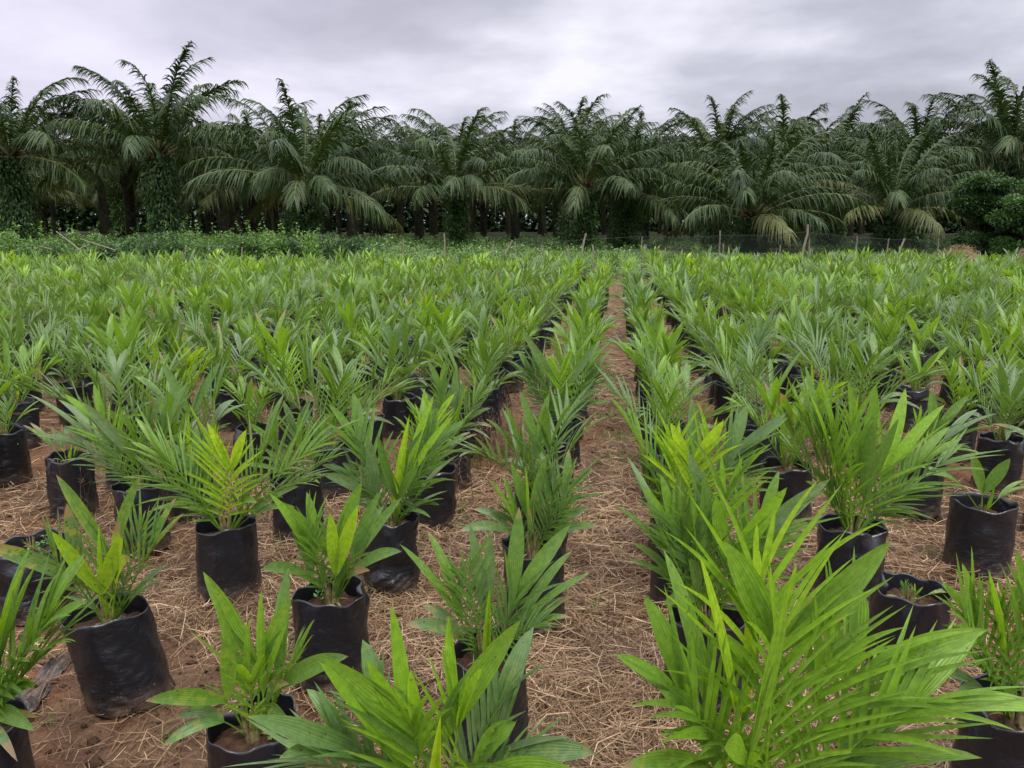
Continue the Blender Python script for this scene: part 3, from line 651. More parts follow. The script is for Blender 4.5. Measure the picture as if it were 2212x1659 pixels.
# ------------------------------------------------------------------ straw, weeds, clods
def straw_field():
    g = np.random.default_rng(11); n = 120000
    u = g.random(n*2); d = 1.15*(16/1.15)**(u**.85)
    ang = g.uniform(-.64, .64, n*2); x = d*np.tan(ang); y = d
    dens = vn(x*.9+5, y*.9)+.5*vn(x*2.7, y*2.7+8)
    r = x*cA-y*sA
    dens = dens+.10*(np.abs(r) < .3)
    keep = g.random(n*2) < np.clip(.36+2.6*dens, .12, 1)
    x, y, dens = x[keep][:n], y[keep][:n], dens[keep][:n]; n = len(x)
    L = g.uniform(.03, .19, n)*(.8+.4*g.random(n)); az = g.uniform(0, 2*PI, n)+1.2*vn(x*3, y*3)
    el = g.normal(.06, .14, n); bend = g.normal(0, .3, n)
    z0 = ground_h(x, y)+np.abs(g.normal(0, .011, n))*(1+np.clip(dens, 0, 1)*1.5)+.002
    w = g.uniform(.0006, .0019, n)*(1+np.clip(y-3, 0, 12)*.16)
    P = []
    for q, a in ((-.5, -bend), (0, 0*bend), (.5, bend)):
        P.append(np.stack([x+np.cos(az+a)*L*q, y+np.sin(az+a)*L*q, z0+np.abs(np.sin(el))*L*(q+.5)+(.25-q*q)*.04*L*8*g.random(n)*.3], -1))
    sv = np.stack([-np.sin(az), np.cos(az), g.normal(0, .5, n)], -1); sv = nrm(sv)*w[:, None]
    V = np.stack([P[0]-sv, P[0]+sv, P[1]-sv, P[1]+sv, P[2]-sv*.6, P[2]+sv*.6], 1)
    base = (np.arange(n)*6)[:, None]
    q = np.concatenate([base+np.array([0, 1, 3, 2]), base+np.array([2, 3, 5, 4])])
    a = np.zeros((n, 6, 4)); t = np.clip(g.normal(.42, .30, n)+.25*dens, 0, 1); a[..., 0] = t[:, None]; a[..., 2] = .25
    mb = MB(); mb.add(V.reshape(-1, 3), q, a.reshape(-1, 4))
    o = link('straw_litter', mb.mesh('straw_litter', M_STRAW)); tag(o, 'dry straw strewn over the reddish brown soil', 'straw', kind='stuff')
straw_field()
def clods():
    g = np.random.default_rng(5); n = 9000
    d = 1.2*(9/1.2)**g.random(n); x = d*np.tan(g.uniform(-.64, .64, n)); y = d
    s = g.exponential(.0045, n)+.002; z = ground_h(x, y)+s*.2
    o = np.array([[1, 0, 0], [0, 1, 0], [-1, 0, 0], [0, -1, 0], [0, 0, .8], [0, 0, -.6]])
    V = np.stack([x, y, z], -1)[:, None, :]+o[None]*(s[:, None]*g.uniform(.7, 1.4, (n, 6)))[:, :, None]
    f = np.array([[0, 1, 4], [1, 2, 4], [2, 3, 4], [3, 0, 4], [1, 0, 5], [2, 1, 5], [3, 2, 5], [0, 3, 5]])
    t = ((np.arange(n)*6)[:, None, None]+f[None]).reshape(-1, 3)
    mb = MB(); mb.add(V.reshape(-1, 3), None, None, t)
    o = link('soil_crumbs', mb.mesh('soil_crumbs', M_POTSOIL)); tag(o, 'small crumbs of reddish soil scattered on the ground', 'soil crumbs', kind='stuff')
clods()
def grass_blades(name, spots, mat, h=(.05, .14), tone=(.4, .8), w=.0016, label='', cat='grass', twig=False):
    g = np.random.default_rng(hash(name) % 1000 if False else len(name)*7); mb = MB()
    for (cx, cy, rad, n) in spots:
        r = rad*np.sqrt(g.random(n)); a = g.random(n)*2*PI; x = cx+r*np.cos(a); y = cy+r*np.sin(a)
        az = g.random(n)*2*PI; hh = g.uniform(*h, n); lean = g.uniform(.05, .55 if not twig else .25, n)
        z = ground_h(x, y)
        P0 = np.stack([x, y, z], -1); dv = np.stack([np.cos(az), np.sin(az), 0*az], -1)
        P1 = P0+dv*(hh*lean*.35)[:, None]+UP*(hh*.6)[:, None]; P2 = P0+dv*(hh*lean)[:, None]+UP*(hh*(1-lean*.25))[:, None]
        sv = np.stack([-np.sin(az), np.cos(az), 0*az], -1)*w
        V = np.stack([P0-sv, P0+sv, P1-sv, P1+sv, P2-sv*.3, P2+sv*.3], 1)
        b = (np.arange(n)*6)[:, None]
        q = np.concatenate([b+np.array([0, 1, 3, 2]), b+np.array([2, 3, 5, 4])])
        at = np.zeros((n, 6, 4)); at[..., 0] = g.uniform(*tone, n)[:, None]; at[..., 2] = .25
        mb.add(V.reshape(-1, 3), q, at.reshape(-1, 4))
        if twig:
            m = n*7; k = g.integers(0, n, m); q_ = g.uniform(.35, 1, m)[:, None]
            S = P0[k]*(1-q_)+P2[k]*q_; az2 = g.random(m)*2*PI
            D = np.stack([np.cos(az2), np.sin(az2), g.uniform(.2, .9, m)], -1)*g.uniform(.02, .06, m)[:, None]
            sv2 = np.stack([-np.sin(az2), np.cos(az2), 0*az2], -1)*w*.7
            V = np.stack([S-sv2, S+sv2, S+D+sv2*1.8, S+D-sv2*1.8], 1)
            at = np.zeros((m, 4, 4)); at[..., 0] = .2; at[..., 2] = .25
            mb.add(V.reshape(-1, 3), np.arange(m*4).reshape(-1, 4), at.reshape(-1, 4))
    o = link(name, mb.mesh(name, mat)); tag(o, label, cat, kind='stuff')
def gp(px, py): p = at_z(px, py, 0); return p[0], p[1]
sp = []
for (px, py, rad, n) in [(1335, 945, .14, 90), (1340, 905, .2, 110), (1330, 1000, .15, 60), (1390, 1010, .12, 60), (860, 1070, .05, 16), (1005, 1110, .04, 14), (1000, 1150, .05, 16), (800, 1290, .05, 24), (1370, 880, .2, 70),
                         (1290, 1320, .05, 14), (2080, 1220, .08, 40), (2020, 1210, .06, 20), (940, 1130, .06, 20), (530, 1380, .04, 14), (640, 1440, .04, 16), (1260, 1130, .1, 24), (1020, 1000, .12, 50), (1310, 820, .25, 120), (1130, 1030, .1, 30), (110, 1570, .03, 8), (360, 1610, .03, 8), (700, 1180, .1, 30)]:
    x, y = gp(px, py); sp.append((x, y, rad, n))
gr = random.Random(4)
for _ in range(70):
    yy = gr.uniform(3, 14); sp.append((gr.uniform(-.6, .6)*yy, yy, .07, 10))
grass_blades('green_grass', sp, M_SHRUB, (.03, .11), (.55, .95), .0015, 'thin green grass blades sprouting through straw on the path')
sp = []
for (px, py, rad, n) in [(1040, 1010, .22, 60), (1080, 960, .2, 60), (960, 1060, .18, 44), (1000, 1100, .12, 14), (900, 1120, .1, 8), (1060, 900, .2, 22), (1150, 1150, .1, 6), (350, 1120, .1, 8), (170, 1130, .08, 6), (790, 1130, .08, 6), (1100, 870, .2, 18), (1290, 1390, .1, 4), (1960, 860, .2, 20)]:
    x, y = gp(px, py); sp.append((x, y, rad, n))
grass_blades('dry_weeds', sp, M_STRAW, (.16, .42), (.0, .45), .0013, 'brittle brown twiggy weeds standing between the grow bags', 'weeds', True)

# ------------------------------------------------------------------ leaf clouds (shrubs, vines, broadleaf crown)
def leaf_quads(mb, P, size, tone, g, droop=.3, asp=.42, out=None):
    n = len(P); size = np.broadcast_to(size, (n,)); az = g.random(n)*2*PI; el = g.normal(-droop, .45, n)
    D = np.stack([np.cos(az)*np.cos(el), np.sin(az)*np.cos(el), np.sin(el)], -1)
    if out is not None: D = nrm(D*.7+out*.8)
    S = nrm(np.cross(D, UP+g.normal(0, .35, (n, 3)))); s = (size*g.uniform(.6, 1.3, n))[:, None]
    Nn = np.cross(S, D)
    V = np.stack([P, P+D*s*.45+S*s*asp*.5+Nn*s*.05, P+D*s-Nn*s*.08, P+D*s*.45-S*s*asp*.5+Nn*s*.05], 1)
    a = np.zeros((n, 4, 4)); a[..., 0] = np.clip(tone, 0, 1)[:, None]; a[..., 2] = .25
    mb.add(V.reshape(-1, 3), np.arange(n*4).reshape(-1, 4), a.reshape(-1, 4))
def blob_points(g, blobs, per):
    P = []; O = []
    for (c, r) in blobs:
        d = nrm(g.normal(size=(per, 3))); rad = np.asarray(r)*(g.random((per, 1))**.35)
        P.append(np.asarray(c)+d*rad); O.append(d)
    return np.concatenate(P), np.concatenate(O)
def make_shrub(seed, w, h, tone, n=6000, size=.07):
    g = np.random.default_rng(seed); fol = MB(); st = MB()
    blobs = []
    for k in range(11):
        a = g.random()*2*PI; r = w*.5*math.sqrt(g.random()); zc = h*g.uniform(.3, .8)*(1-.35*(r/(w*.5))**2)
        blobs.append(((r*math.cos(a), r*math.sin(a)*.7, zc), np.array([.24, .24, .20])*h*g.uniform(.7, 1.2)))
        tube(st, [(g.normal(0, .05), g.normal(0, .05), 0), (r*math.cos(a)*.5, r*math.sin(a)*.35, zc*.55), (r*math.cos(a), r*math.sin(a)*.7, zc)], [.02, .013, .005], 5)
    P, O = blob_points(g, blobs, n//11)
    P[:, 2] = np.abs(P[:, 2])
    leaf_quads(fol, P, size, tone+g.normal(0, .16, len(P)), g, .1, .5, O)
    # whippy shoots standing out of the top
    for k in range(7):
        a = g.random()*2*PI; r = w*.45*math.sqrt(g.random()); zb = h*.6; top = np.array([r*math.cos(a)*1.1, r*math.sin(a)*.8, h*g.uniform(.85, 1.12)]); b = np.array([r*math.cos(a), r*math.sin(a)*.7, zb])
        q = np.linspace(0, 1, 22)[:, None]; PP = b+(top-b)*q+g.normal(0, .012, (22, 3)); leaf_quads(fol, PP, size*1.1, tone+.15+g.normal(0, .1, 22), g, -.1, .45)
    return fol.mesh('foliage', M_SHRUB), st.mesh('stems', M_TRUNK, True)
SH = [make_shrub(s, 2.6, 1.25, t) for s, t in ((1, .42), (2, .50), (3, .60), (4, .36))]
shr = [(-15.5, 25.5, 0, 1.05, 'low green shrub at the far left edge behind the seedling field'), (-13.6, 26.2, 1, 1.05, 'mid green shrub near the left edge behind the field'),
       (-11.9, 25.3, 3, 1.0, 'shrub behind the fallen poles at left'), (-10.2, 26.4, 2, 1.1, 'light green shrub right of the fallen poles'),
       (-8.6, 25.4, 1, 1.18, 'tallest light green shrub in front of the ivy-clad palm at left'), (-7.3, 26.0, 2, 1.15, 'yellow-green shrub with large leaves, left side'),
       (-6.0, 25.2, 3, 1.05, 'darker shrub dotted with pinkish flowers, left side'), (-4.6, 26.3, 0, .85, 'low dark shrub between the left shrubs and the open middle'),
       (-17.2, 26.5, 2, 1.1, 'shrub partly cut off by the left edge of the picture'), (-12.8, 28.6, 0, 1.2, 'shrub in the second line at the left, under the palms'),
       (-9.4, 28.8, 3, 1.15, 'dark shrub at the foot of the tall left palm'), (-15.8, 28.4, 1, 1.1, 'shrub under the leftmost palm')]
for (x, y, k, s, lab) in shr:
    ro = empty('shrub', (x, y, 0)); ro.rotation_euler[2] = x*2.1; ro.scale = (s*1.15, s*1.15, s*(.78+.42*abs(math.sin(x*2.3)))); tag(ro, lab, 'shrub', 'shrubs behind the left of the field')
    link('foliage', SH[k][0], ro); link('stems', SH[k][1], ro)
mid_sh = [(-2.0, 27.0, 2, .62, 'small leafy bush left of the thin pale stake'), (-1.1, 26.8, 1, .75, 'leafy bush right of the thin pale stake in the middle'), (1.3, 28.0, 3, .6, 'small bush left of the white leaning stake'), (3.4, 27.5, 2, .7, 'small bush with upright shoots at the far end of the path'),
          (7.4, 27.8, 1, .55, 'small bush behind the fence net right of the path'), (0.2, 29.5, 0, .7, 'dim bush under the palms in the middle')]
for (x, y, k, s, lab) in mid_sh:
    ro = empty('bush', (x, y, 0)); ro.rotation_euler[2] = x*1.7; ro.scale = (s,)*3; tag(ro, lab, 'bush', 'bushes beyond the end of the path')
    link('foliage', SH[k][0], ro); link('stems', SH[k][1], ro)
# undergrowth: one mass of leafy ground cover between the field and the palms
def undergrowth():
    g = np.random.default_rng(8); mb = MB(); n = 110000
    y = 23.6+g.random(n)**1.9*60; x = (g.random(n)*2-1)*.72*y
    hgt = .55+.9*vn(x*.6, y*.6)+.25*vn(x*2, y*2)+.15*(x < -3)
    hgt = hgt*np.where(x > 5, .55, 1)*np.clip((y-23.2)/1.2, .3, 1)*np.where(y > 33, .55+1.2*vn(x*.35, y*.35), 1)
    z = np.clip(hgt, .05, 2)*g.random(n)**.5
    tone = .35+.45*g.random(n)-.15*(x > 5)
    leaf_quads(mb, np.stack([x, y, z], -1), .085+.003*np.clip(y-25, 0, 60), tone+g.normal(0, .1, n), g, .1, .5)
    o = link('undergrowth', mb.mesh('undergrowth', M_SHRUB)); tag(o, 'leafy green undergrowth between the seedling field and the tall palms', 'undergrowth', kind='stuff')
undergrowth()
# pink flowers on the darker shrub
# ------------------------------------------------------------------ oil palms
def palm_frond(seed, age, length=5.8, npair=60, segs=4):
    """age 0 = upright young frond, 1 = hanging old frond. grows along +X"""
    g = np.random.default_rng(seed); mb = MB()
    th0 = R(78-84*age); bend = R(76-28*age)+g.normal(0, .14)
    n = 26; s = np.linspace(0, 1, n); inc = th0-bend*s**(2.1-.5*age)
    ds = length/(n-1)
    X = np.concatenate([[0], np.cumsum(np.cos(inc[:-1])*ds)]); Z = np.concatenate([[0], np.cumsum(np.sin(inc[:-1])*ds)])
    side = .25*length*g.normal()*.25*s**2
    P = np.stack([X, side, Z], -1)+np.array([.15, 0, 0])
    tone_r = .55+.35*age
    tube(mb, P, .055*(1-s)**.8+.008, 5, (tone_r, 0, .25, .2))
    base_t = .12+.40*max(0, age-.6)/.4+g.uniform(-.08, .18)+(.3 if age > 1 else 0)
    k = np.arange(npair); q = (k+.5)/npair
    for sg in (-1, 1):
        for i in range(npair):
            t = .16+.84*q[i]; f = t*(n-1); a = int(min(f, n-2)); fr = f-a
            B0 = P[a]*(1-fr)+P[a+1]*fr; T = nrm(P[a+1]-P[a]); U = nrm(np.cross(T, np.array([0, 1.0, 0])))
            if U[2] < 0: U = -U
            if abs(T[2]) > .97: U = np.array([-1.0, 0, 0])
            S = np.cross(T, U)
            env = max(.28, math.sin(PI*(.12+.72*q[i])**.8))
            ln = .88*env*(1+g.normal(0, .14))+.10
            ang = R((44+22*min(1, age*1.6))-(20+12*min(1, age*1.6))*q[i])+g.normal(0, .13)
            if g.random() < .05: continue
            phi = g.choice([-.35, .15, .6])+g.normal(0, .12)
            D = nrm(T*math.cos(ang)+math.sin(ang)*(sg*S*math.cos(phi)+U*math.sin(phi)))
            dr = (.45+.30*min(1, age*1.6)+.45*g.random())*ln
            sp_ = np.linspace(0, 1, segs+1)[:, None]
            PP = B0+D*ln*sp_*.92-UP*dr*sp_**2*.95
            TT = nrm(D*ln-2*UP*dr*sp_); WV = nrm(np.cross(TT, U+g.normal(0, .25, 3)))
            w = .037*(1-sp_**2.5)*(.55+.45*np.minimum(1, sp_*5))+.003
            V = np.stack([PP-WV*w, PP+WV*w], 1)
            at = np.zeros((segs+1, 2, 4)); at[..., 0] = np.clip(base_t+g.normal(0, .06)+(.10*sp_ if age > .6 else .03), 0, 1); at[..., 1] = .12 if age > .7 else 0; at[..., 2] = np.array([0.1, .4]); at[..., 3] = sp_
            mb.add(V.reshape(-1, 3), grid_q(segs+1, 2), at.reshape(-1, 4))
    return mb
AGES = [0.04, .13, .23, .33, .43, .52, .61, .70, .82, 1.25]
PF = {}
for ai, ag in enumerate(AGES):
    for v_ in range(3):
        mb = palm_frond(900+ai*3+v_, ag); PF[(ai, v_)] = (mb.arrays(), mb.mesh('frond', M_PALM))
def frond_plan(g, n):
    pl = []; az0 = g.random()*6.28
    for i in range(n):
        q = i/(n-1); ai = min(8, int(q**1.0*9)); pl.append((ai, int(g.integers(0, 3)), az0+i*2.3999+g.normal(0, .12), g.uniform(.85, 1.1), .42*q))
    if g.random() < .1: pl[-1] = (9,)+pl[-1][1:]
    return pl
def trunk_mb(h, seed, r=.33):
    g = np.random.default_rng(seed); nt = 22; nz = int(h*9)+4; th = np.arange(nt)/nt*2*PI; V = []
    for k in range(nz):
        z = h*k/(nz-1); rr = r*(1.18-.25*min(1, z/.8)+.15*(z/h)**3)
        ph = th*5.5+k*2.1
        rad = rr*(1+.16*np.maximum(0, np.sin(th*4+(k % 2)*PI+k*.13))+g.normal(0, .03, nt))
        V.append(np.stack([np.cos(th)*rad, np.sin(th)*rad, np.full(nt, z)], -1))
    V = np.array(V); mb = MB(); mb.add(V.reshape(-1, 3), grid_q(nz, nt, True))
    # cut frond stubs around the top of the trunk
    for k in range(34):
        a = g.random()*2*PI; z = h-g.random()**1.5*min(2.0, h*.6); d = np.array([math.cos(a), math.sin(a), 0])
        tube(mb, [d*r*.8+UP*z, d*(r+.12)+UP*(z+.10), d*(r+.22)+UP*(z+.28)], [.07, .055, .03], 5)
    return mb
TR = {}
def trunk_for(h):
    key = round(h*2)/2
    if key not in TR: TR[key] = trunk_mb(key, int(key*10)).mesh('trunk', M_TRUNK, True)
    return TR[key], h/key
def vine_mb(h, seed, thick=.75, n=2600, tone=.35):
    g = np.random.default_rng(seed); mb = MB(); v = VN(seed)
    z = g.random(n)*h; a = g.random(n)*2*PI; bulge = thick*(.65+.8*v(z*1.3, a*1.2)+.5*v(z*3, a*3)); r = .3+np.clip(bulge, .02, 2)*g.random(n)**.5
    P = np.stack([np.cos(a)*r, np.sin(a)*r, z], -1); O = np.stack([np.cos(a), np.sin(a), -.3+0*a], -1)
    leaf_quads(mb, P, .20, tone+g.normal(0, .17, n), g, .5, .45, O)
    return mb.mesh('vines', M_SHRUB)
VI = [vine_mb(4.0, 31, .95, 4200, .36), vine_mb(4.0, 32, .8, 3600, .48), vine_mb(4.0, 33, 1.0, 4000, .28)]
def fruit_mb():
    g = np.random.default_rng(3); mb = MB()
    for k in range(1):
        a = 0; c = np.array([math.cos(a)*.45, math.sin(a)*.45, -.15]); n = 60; d = nrm(g.normal(size=(n, 3)))
        for p in d:
            pc = c+p*np.array([.2, .2, .26]); tube(mb, [pc-p*.03, pc+p*.03, pc+p*.07], [.04, .035, .008], 5)
    return mb.mesh('fruit_bunch', M_FRUIT, True)
FRUIT = fruit_mb()
CROWN = []
for s_ in range(4):
    g = np.random.default_rng(60+s_); mb = MB()
    for (ai, v_, az, sc2, dz) in frond_plan(g, 29):
        c, s = math.cos(az)*sc2, math.sin(az)*sc2; mb.add_arrays(PF[(ai, v_)][0], np.array([[c, -s, 0], [s, c, 0], [0, 0, sc2]]), np.array([0, 0, -dz]))
    CROWN.append(mb.mesh('crown', M_PALM))
def palm_tree(name, x, y, hz, scale, label, group, seed, detail=False, vine=None, nf=36):
    ro = empty(name, (x, y, float(ground_h(np.array([x]), np.array([y]))[0])-.05)); tag(ro, label, 'palm tree', group)
    tm, zs = trunk_for(hz); ro.rotation_euler = (random.Random(seed).gauss(0, .03), random.Random(seed+1).gauss(0, .03), 0); t = link('trunk', tm, ro, (0, 0, 0)); t.scale = (1, 1, zs)
    g = np.random.default_rng(seed)
    if detail:
        for (ai, v_, az, sc2, dz) in frond_plan(g, nf):
            fo_ = link('frond', PF[(ai, v_)][1], ro, (0, 0, hz-dz), az, sc2*scale)
            fo_.rotation_euler = (g.normal(0, .22), g.normal(0, .09), az)
        fa = g.random()*6
        for k in range(3): link('fruit_bunch', FRUIT, ro, (0, 0, hz-.1-.1*k), fa+2.1*k)
    else:
        link('crown', CROWN[seed % 4], ro, (0, 0, hz), (seed*1.37) % 6.28, scale)
    if vine is not None:
        v = link('vines', VI[vine], ro, (0, 0, 0), seed*1.1); v.scale = (1, 1, (hz-.3)/4)
    return ro
GF = 'front row of tall oil palms beyond the field'
front = [ # heart pixel x, y, depth, scale, vine, label
    (15, 322, 44, 1.0, 0, 'oil palm at the left edge, crown cut by the frame above the shrubs'),
    (342, 328, 46, 1.08, 0, 'tallest left oil palm, fronds spiking high above its neighbours, trunk wrapped in vines'),
    (650, 398, 44, 1.08, 0, 'wide low-crowned oil palm with golden drooping fronds, left of the middle'),
    (990, 402, 50, .98, 1, 'oil palm in the centre with a small pale frond curling over its heart'),
    (1268, 396, 49, 1.0, 1, 'oil palm above the white leaning stake with yellowed hanging fronds'),
    (1352, 398, 53, .98, 0, 'fern-clad oil palm just right of the one above the white leaning stake'),
    (1553, 352, 56, 1.0, 2, 'tall oil palm rising clear of the skyline, right of centre'),
    (1627, 462, 42, .92, 0, 'low young oil palm right of centre whose fronds reach down to the fence'),
    (1800, 348, 58, .92, 2, 'oil palm breaking the skyline right of the centre gap, behind the low young ones'),
    (1928, 446, 44, .86, 2, 'low oil palm with browned lower fronds, left of the rounded leafy tree'),
    (2192, 330, 50, 1.12, 2, 'tall oil palm at the right edge above the rounded leafy tree')]
pos = []
for k, (px, py, Y, s, vi, lab) in enumerate(front):
    p = at_y(px, py, Y); pos.append((p[0], p[1]))
    palm_tree('oil_palm', p[0], p[1], p[2], s, lab, GF, 40+k, True, vi)
rr = random.Random(21); bi = 0
GB = 'oil palms standing behind the front row'
for row in range(11):
    Y = 52+row*8.2
    nx = int(Y*.72/8.4)+1
    for c in range(-nx, nx+1):
        x = (c+(.5 if row % 2 else 0))*8.6+rr.gauss(0, .5); y = Y+rr.gauss(0, .7)
        if min(math.hypot(x-a, y-b) for a, b in pos) < 5.2: continue
        pos.append((x, y)); bi += 1
        hz = rr.uniform(4.2, 6.3)*(1+.006*max(0, Y-52)); px = 1106+FPX*x/y
        third = 'left' if px < 700 else 'middle' if px < 1450 else 'right'
        depth = 'just behind the front row' if row < 2 else 'deep inside the plantation' if row < 6 else 'at the dark back of the plantation'
        palm_tree('oil_palm', x, y, hz, rr.uniform(.9, 1.08), 'dark oil palm %s, %s part' % (depth, third), GB, 100+bi, False, (bi % 3) if row < 2 and rr.random() < .6 else None)
# far wood closing the view between the trunks
def far_wood():
    g = np.random.default_rng(77); mb = MB(); n = 170000
    x = g.uniform(-140, 140, n); y = g.uniform(146, 156, n); z = g.random(n)*(13+3*vn(x*.1, y*.1))-.3
    leaf_quads(mb, np.stack([x, y, z], -1), 1.1, .05+g.normal(0, .1, n), g, .2, .5)  # low leaf tone paints in the shade under the canopy
    o = link('far_wood', mb.mesh('far_wood', M_SHRUB)); tag(o, 'dark mass of far trees closing the gaps between palm trunks', 'woodland', kind='stuff')
far_wood()
# rounded broadleaf trees at right
def broad_tree(px0, px1, pytop, Y, seed, label, n=66000, tone=.30):
    a = at_y(px0, 540, Y); b = at_y(px1, 540, Y); top = at_y((px0+px1)/2, pytop, Y)[2]; w = b[0]-a[0]; cx = (a[0]+b[0])/2
    ro = empty('leafy_tree', (cx, Y, 0)); tag(ro, label, 'tree', 'rounded leafy trees at the right edge')
    g = np.random.default_rng(seed); fol = MB(); tr = MB()
    tube(tr, [(0, 0, -.1), (.05, 0, top*.25), (0, .1, top*.6)], [.22, .17, .08], 9)
    blobs = []
    for k in range(110):
        d = nrm(g.normal(size=3)); d[2] = d[2]*.5+.5-.55*(k % 3 == 0); q = g.uniform(.6, .98)
        c = np.array([d[0]*w*.5*q, d[1]*w*.42*q, top*.50+d[2]*top*.50*q]); c[2] = max(.35, c[2]) if k % 3 else top*g.uniform(.08, .3)
        blobs.append((c, np.array([.15, .15, .10])*w*g.uniform(.5, 1.1)))
        if k % 4 == 0: tube(tr, [(0, 0, top*.2), tuple(c*np.array([.5, .5, .7])), tuple(c)], [.09, .05, .012], 5)
    P, O = blob_points(g, blobs, n//110); P[:, 2] = np.abs(P[:, 2])
    leaf_quads(fol, P, .13, tone+g.normal(0, .13, len(P)), g, .1, .5, O)
    link('crown', fol.mesh('crown', M_SHRUB), ro); link('trunk', tr.mesh('trunk', M_TRUNK, True), ro)
broad_tree(2045, 2205, 378, 36, 5, 'rounded dark leafy tree below the tall palm at the right edge', tone=.33)
broad_tree(2150, 2300, 425, 34, 6, 'second leafy tree cut off by the right edge of the picture', tone=.4)

# ------------------------------------------------------------------ fence, stakes, poles, heaps
YF = 24.2
def post_mb(p0, p1, r, seed):
    g = np.random.default_rng(seed); mb = MB(); q = np.linspace(0, 1, 7)[:, None]
    P = np.asarray(p0)*(1-q)+np.asarray(p1)*q+g.normal(0, r*.35, (7, 3))*(q > 0); tube(mb, P, np.linspace(r, r*.75, 7), 7); return mb
fence = empty('net_fence', (at_y(1388, 511, YF)[0], YF, 0)); tag(fence, 'dark net fence on thin wooden posts between the field and the right-hand palms', 'fence')
fo = np.array([fence.location[0], YF, 0])
fpos = [(1065, 527), (1113, 525), (1170, 530), (1227, 530), (1280, 529), (1388, 510), (1395, 527), (1504, 526), (1556, 498), (1563, 526), (1686, 528), (1749, 516), (1852, 511), (1919, 516), (2028, 518)]
for k, (px, py) in enumerate(fpos):
    t = at_y(px, py, YF+.02*k)-fo; b = np.array([t[0]+.03*math.sin(k*2), t[1], -.1])
    link('post', post_mb(b, t, .026 if py < 520 else .03, k).mesh('post', M_WOOD, True), fence)
wire = [(1113, 519), (1227, 520), (1388, 511), (1470, 515), (1556, 509), (1650, 508), (1744, 501), (1800, 508), (1852, 513), (1919, 517), (2028, 520)]
W = [at_y(px, py, YF+.06)-fo for px, py in wire]
wm = MB(); tube(wm, W, .006, 5); link('wire', wm.mesh('wire', M_NET), fence)
nm = MB(); xs = np.array([w[0] for w in W]); zs = np.array([w[2] for w in W])
s0 = np.arange(xs[2], xs[-1], .07); nseg = 20
for sg in (-1, 1):
    q = np.linspace(0, 1, nseg+1); X = s0[:, None]+sg*q[None, :]*.7; X = np.clip(X, xs[2], xs[-1]); zt = np.interp(X, xs, zs); Zc = zt*(1-q[None, :])+.02
    Yc = np.full_like(X, .065 if sg > 0 else .068)
    Pn = np.stack([X, Yc, Zc], -1); off = np.array([.0032, .0, .0])
    V = np.stack([Pn-off, Pn+off], 2); m = len(s0)
    base = (np.arange(m)*(nseg+1)*2)[:, None, None]; k_ = (np.arange(nseg)*2)[None, :, None]
    nm.add(V.reshape(-1, 3), (base+k_+np.array([0, 1, 3, 2])[None, None]).reshape(-1, 4))
link('netting', nm.mesh('netting', M_NET), fence)
def stake(p0, p1, Y, r, lab, seed, group='leaning stakes along the edge of the field'):
    a = at_y(*p0, Y); b = at_y(*p1, Y); d = b-a
    t = (-.15-a[2])/d[2]; a = a+d*t
    o = link('wooden_stake', post_mb((0, 0, 0), b-a, r, seed).mesh('wooden_stake', M_WOOD, True), None, tuple(a)); tag(o, lab, 'stake', group)
stake((961, 542), (960, 504), 23.4, .03, 'thin crooked pale stake standing upright left of the picture centre', 1)
stake((1098, 537), (1107, 520), 23.6, .035, 'short stake leaning right, next to a stubby post in the middle', 2)
stake((1257, 545), (1265, 504), 23.0, .038, 'whitish stake leaning right just left of the path end', 3)
stake((1734, 547), (1745, 484), 23.2, .042, 'tallest brown leaning stake at the fence, right of centre', 4)
stake((1944, 546), (1955, 514), 23.2, .035, 'pink-white leaning stake near the right end of the fence', 5)
for k, (px, py) in enumerate([(401, 531), (469, 533), (523, 534), (871, 516)]):
    stake((px, 545), (px+1, py), 23.6, .028, ['stubby post leftmost in the row before the shrubs', 'stubby post second before the shrubs at left', 'stubby post third before the shrubs at left', 'short thin post between the left shrubs and the pale stake'][k], 20+k, 'stubby posts at the field edge')
def pole(a, b, Ya, Yb, lab, seed):
    A = at_y(*a, Ya); B = at_y(*b, Yb)
    o = link('fallen_pole', post_mb((0, 0, 0), B-A, .02, seed).mesh('fallen_pole', M_WOOD, True), None, tuple(A)); tag(o, lab, 'pole', 'pale poles lying in the left shrubs')
pole((178, 544), (122, 500), 24.2, 24.6, 'long pale pole slanting up to the left in the shrubs', 1)
pole((250, 541), (173, 516), 24.3, 24.1, 'long pale pole slanting down to the right in the shrubs', 2)
pole((112, 539), (84, 531), 24.2, 24.1, 'short pale pole at the far left in the shrubs', 3)
pole((163, 541), (194, 528), 24.0, 24.3, 'short pale pole crossing the two long ones', 4)
def heap(px0, px1, pytop, Y, lab, seed):
    a = at_y(px0, 545, Y)[0]; b = at_y(px1, 545, Y)[0]; top = at_y(px0, pytop, Y)[2]; w = (b-a)/2; cx = (a+b)/2
    g = np.random.default_rng(seed); v = VN(seed); nr, nt = 16, 40; th = np.arange(nt)/nt*2*PI; V = []
    for k in range(nr):
        q = k/(nr-1); r = 1-q; x = np.cos(th)*r*w; y = np.sin(th)*r*.9
        V.append(np.stack([x, y, top*(1-r**2)**.8*(1+.25*v(x*2+5, y*2))-.05+.05*v(x*7, y*7)], -1))
    mb = MB(); mb.add(np.array(V).reshape(-1, 3), grid_q(nr, nt, True), (.35, 0, .25, 0))
    n = 2500; k = g.integers(0, nr-1, n); P = np.array(V)[k, g.integers(0, nt, n)]+g.normal(0, .04, (n, 3)); leaf_quads(mb, P, .16, .5+g.normal(0, .22, n), g, -.1, .08)
    o = link('straw_heap', mb.mesh('straw_heap', M_STRAW), None, (cx, Y, 0)); tag(o, lab, 'heap', 'heaps of dry cuttings')
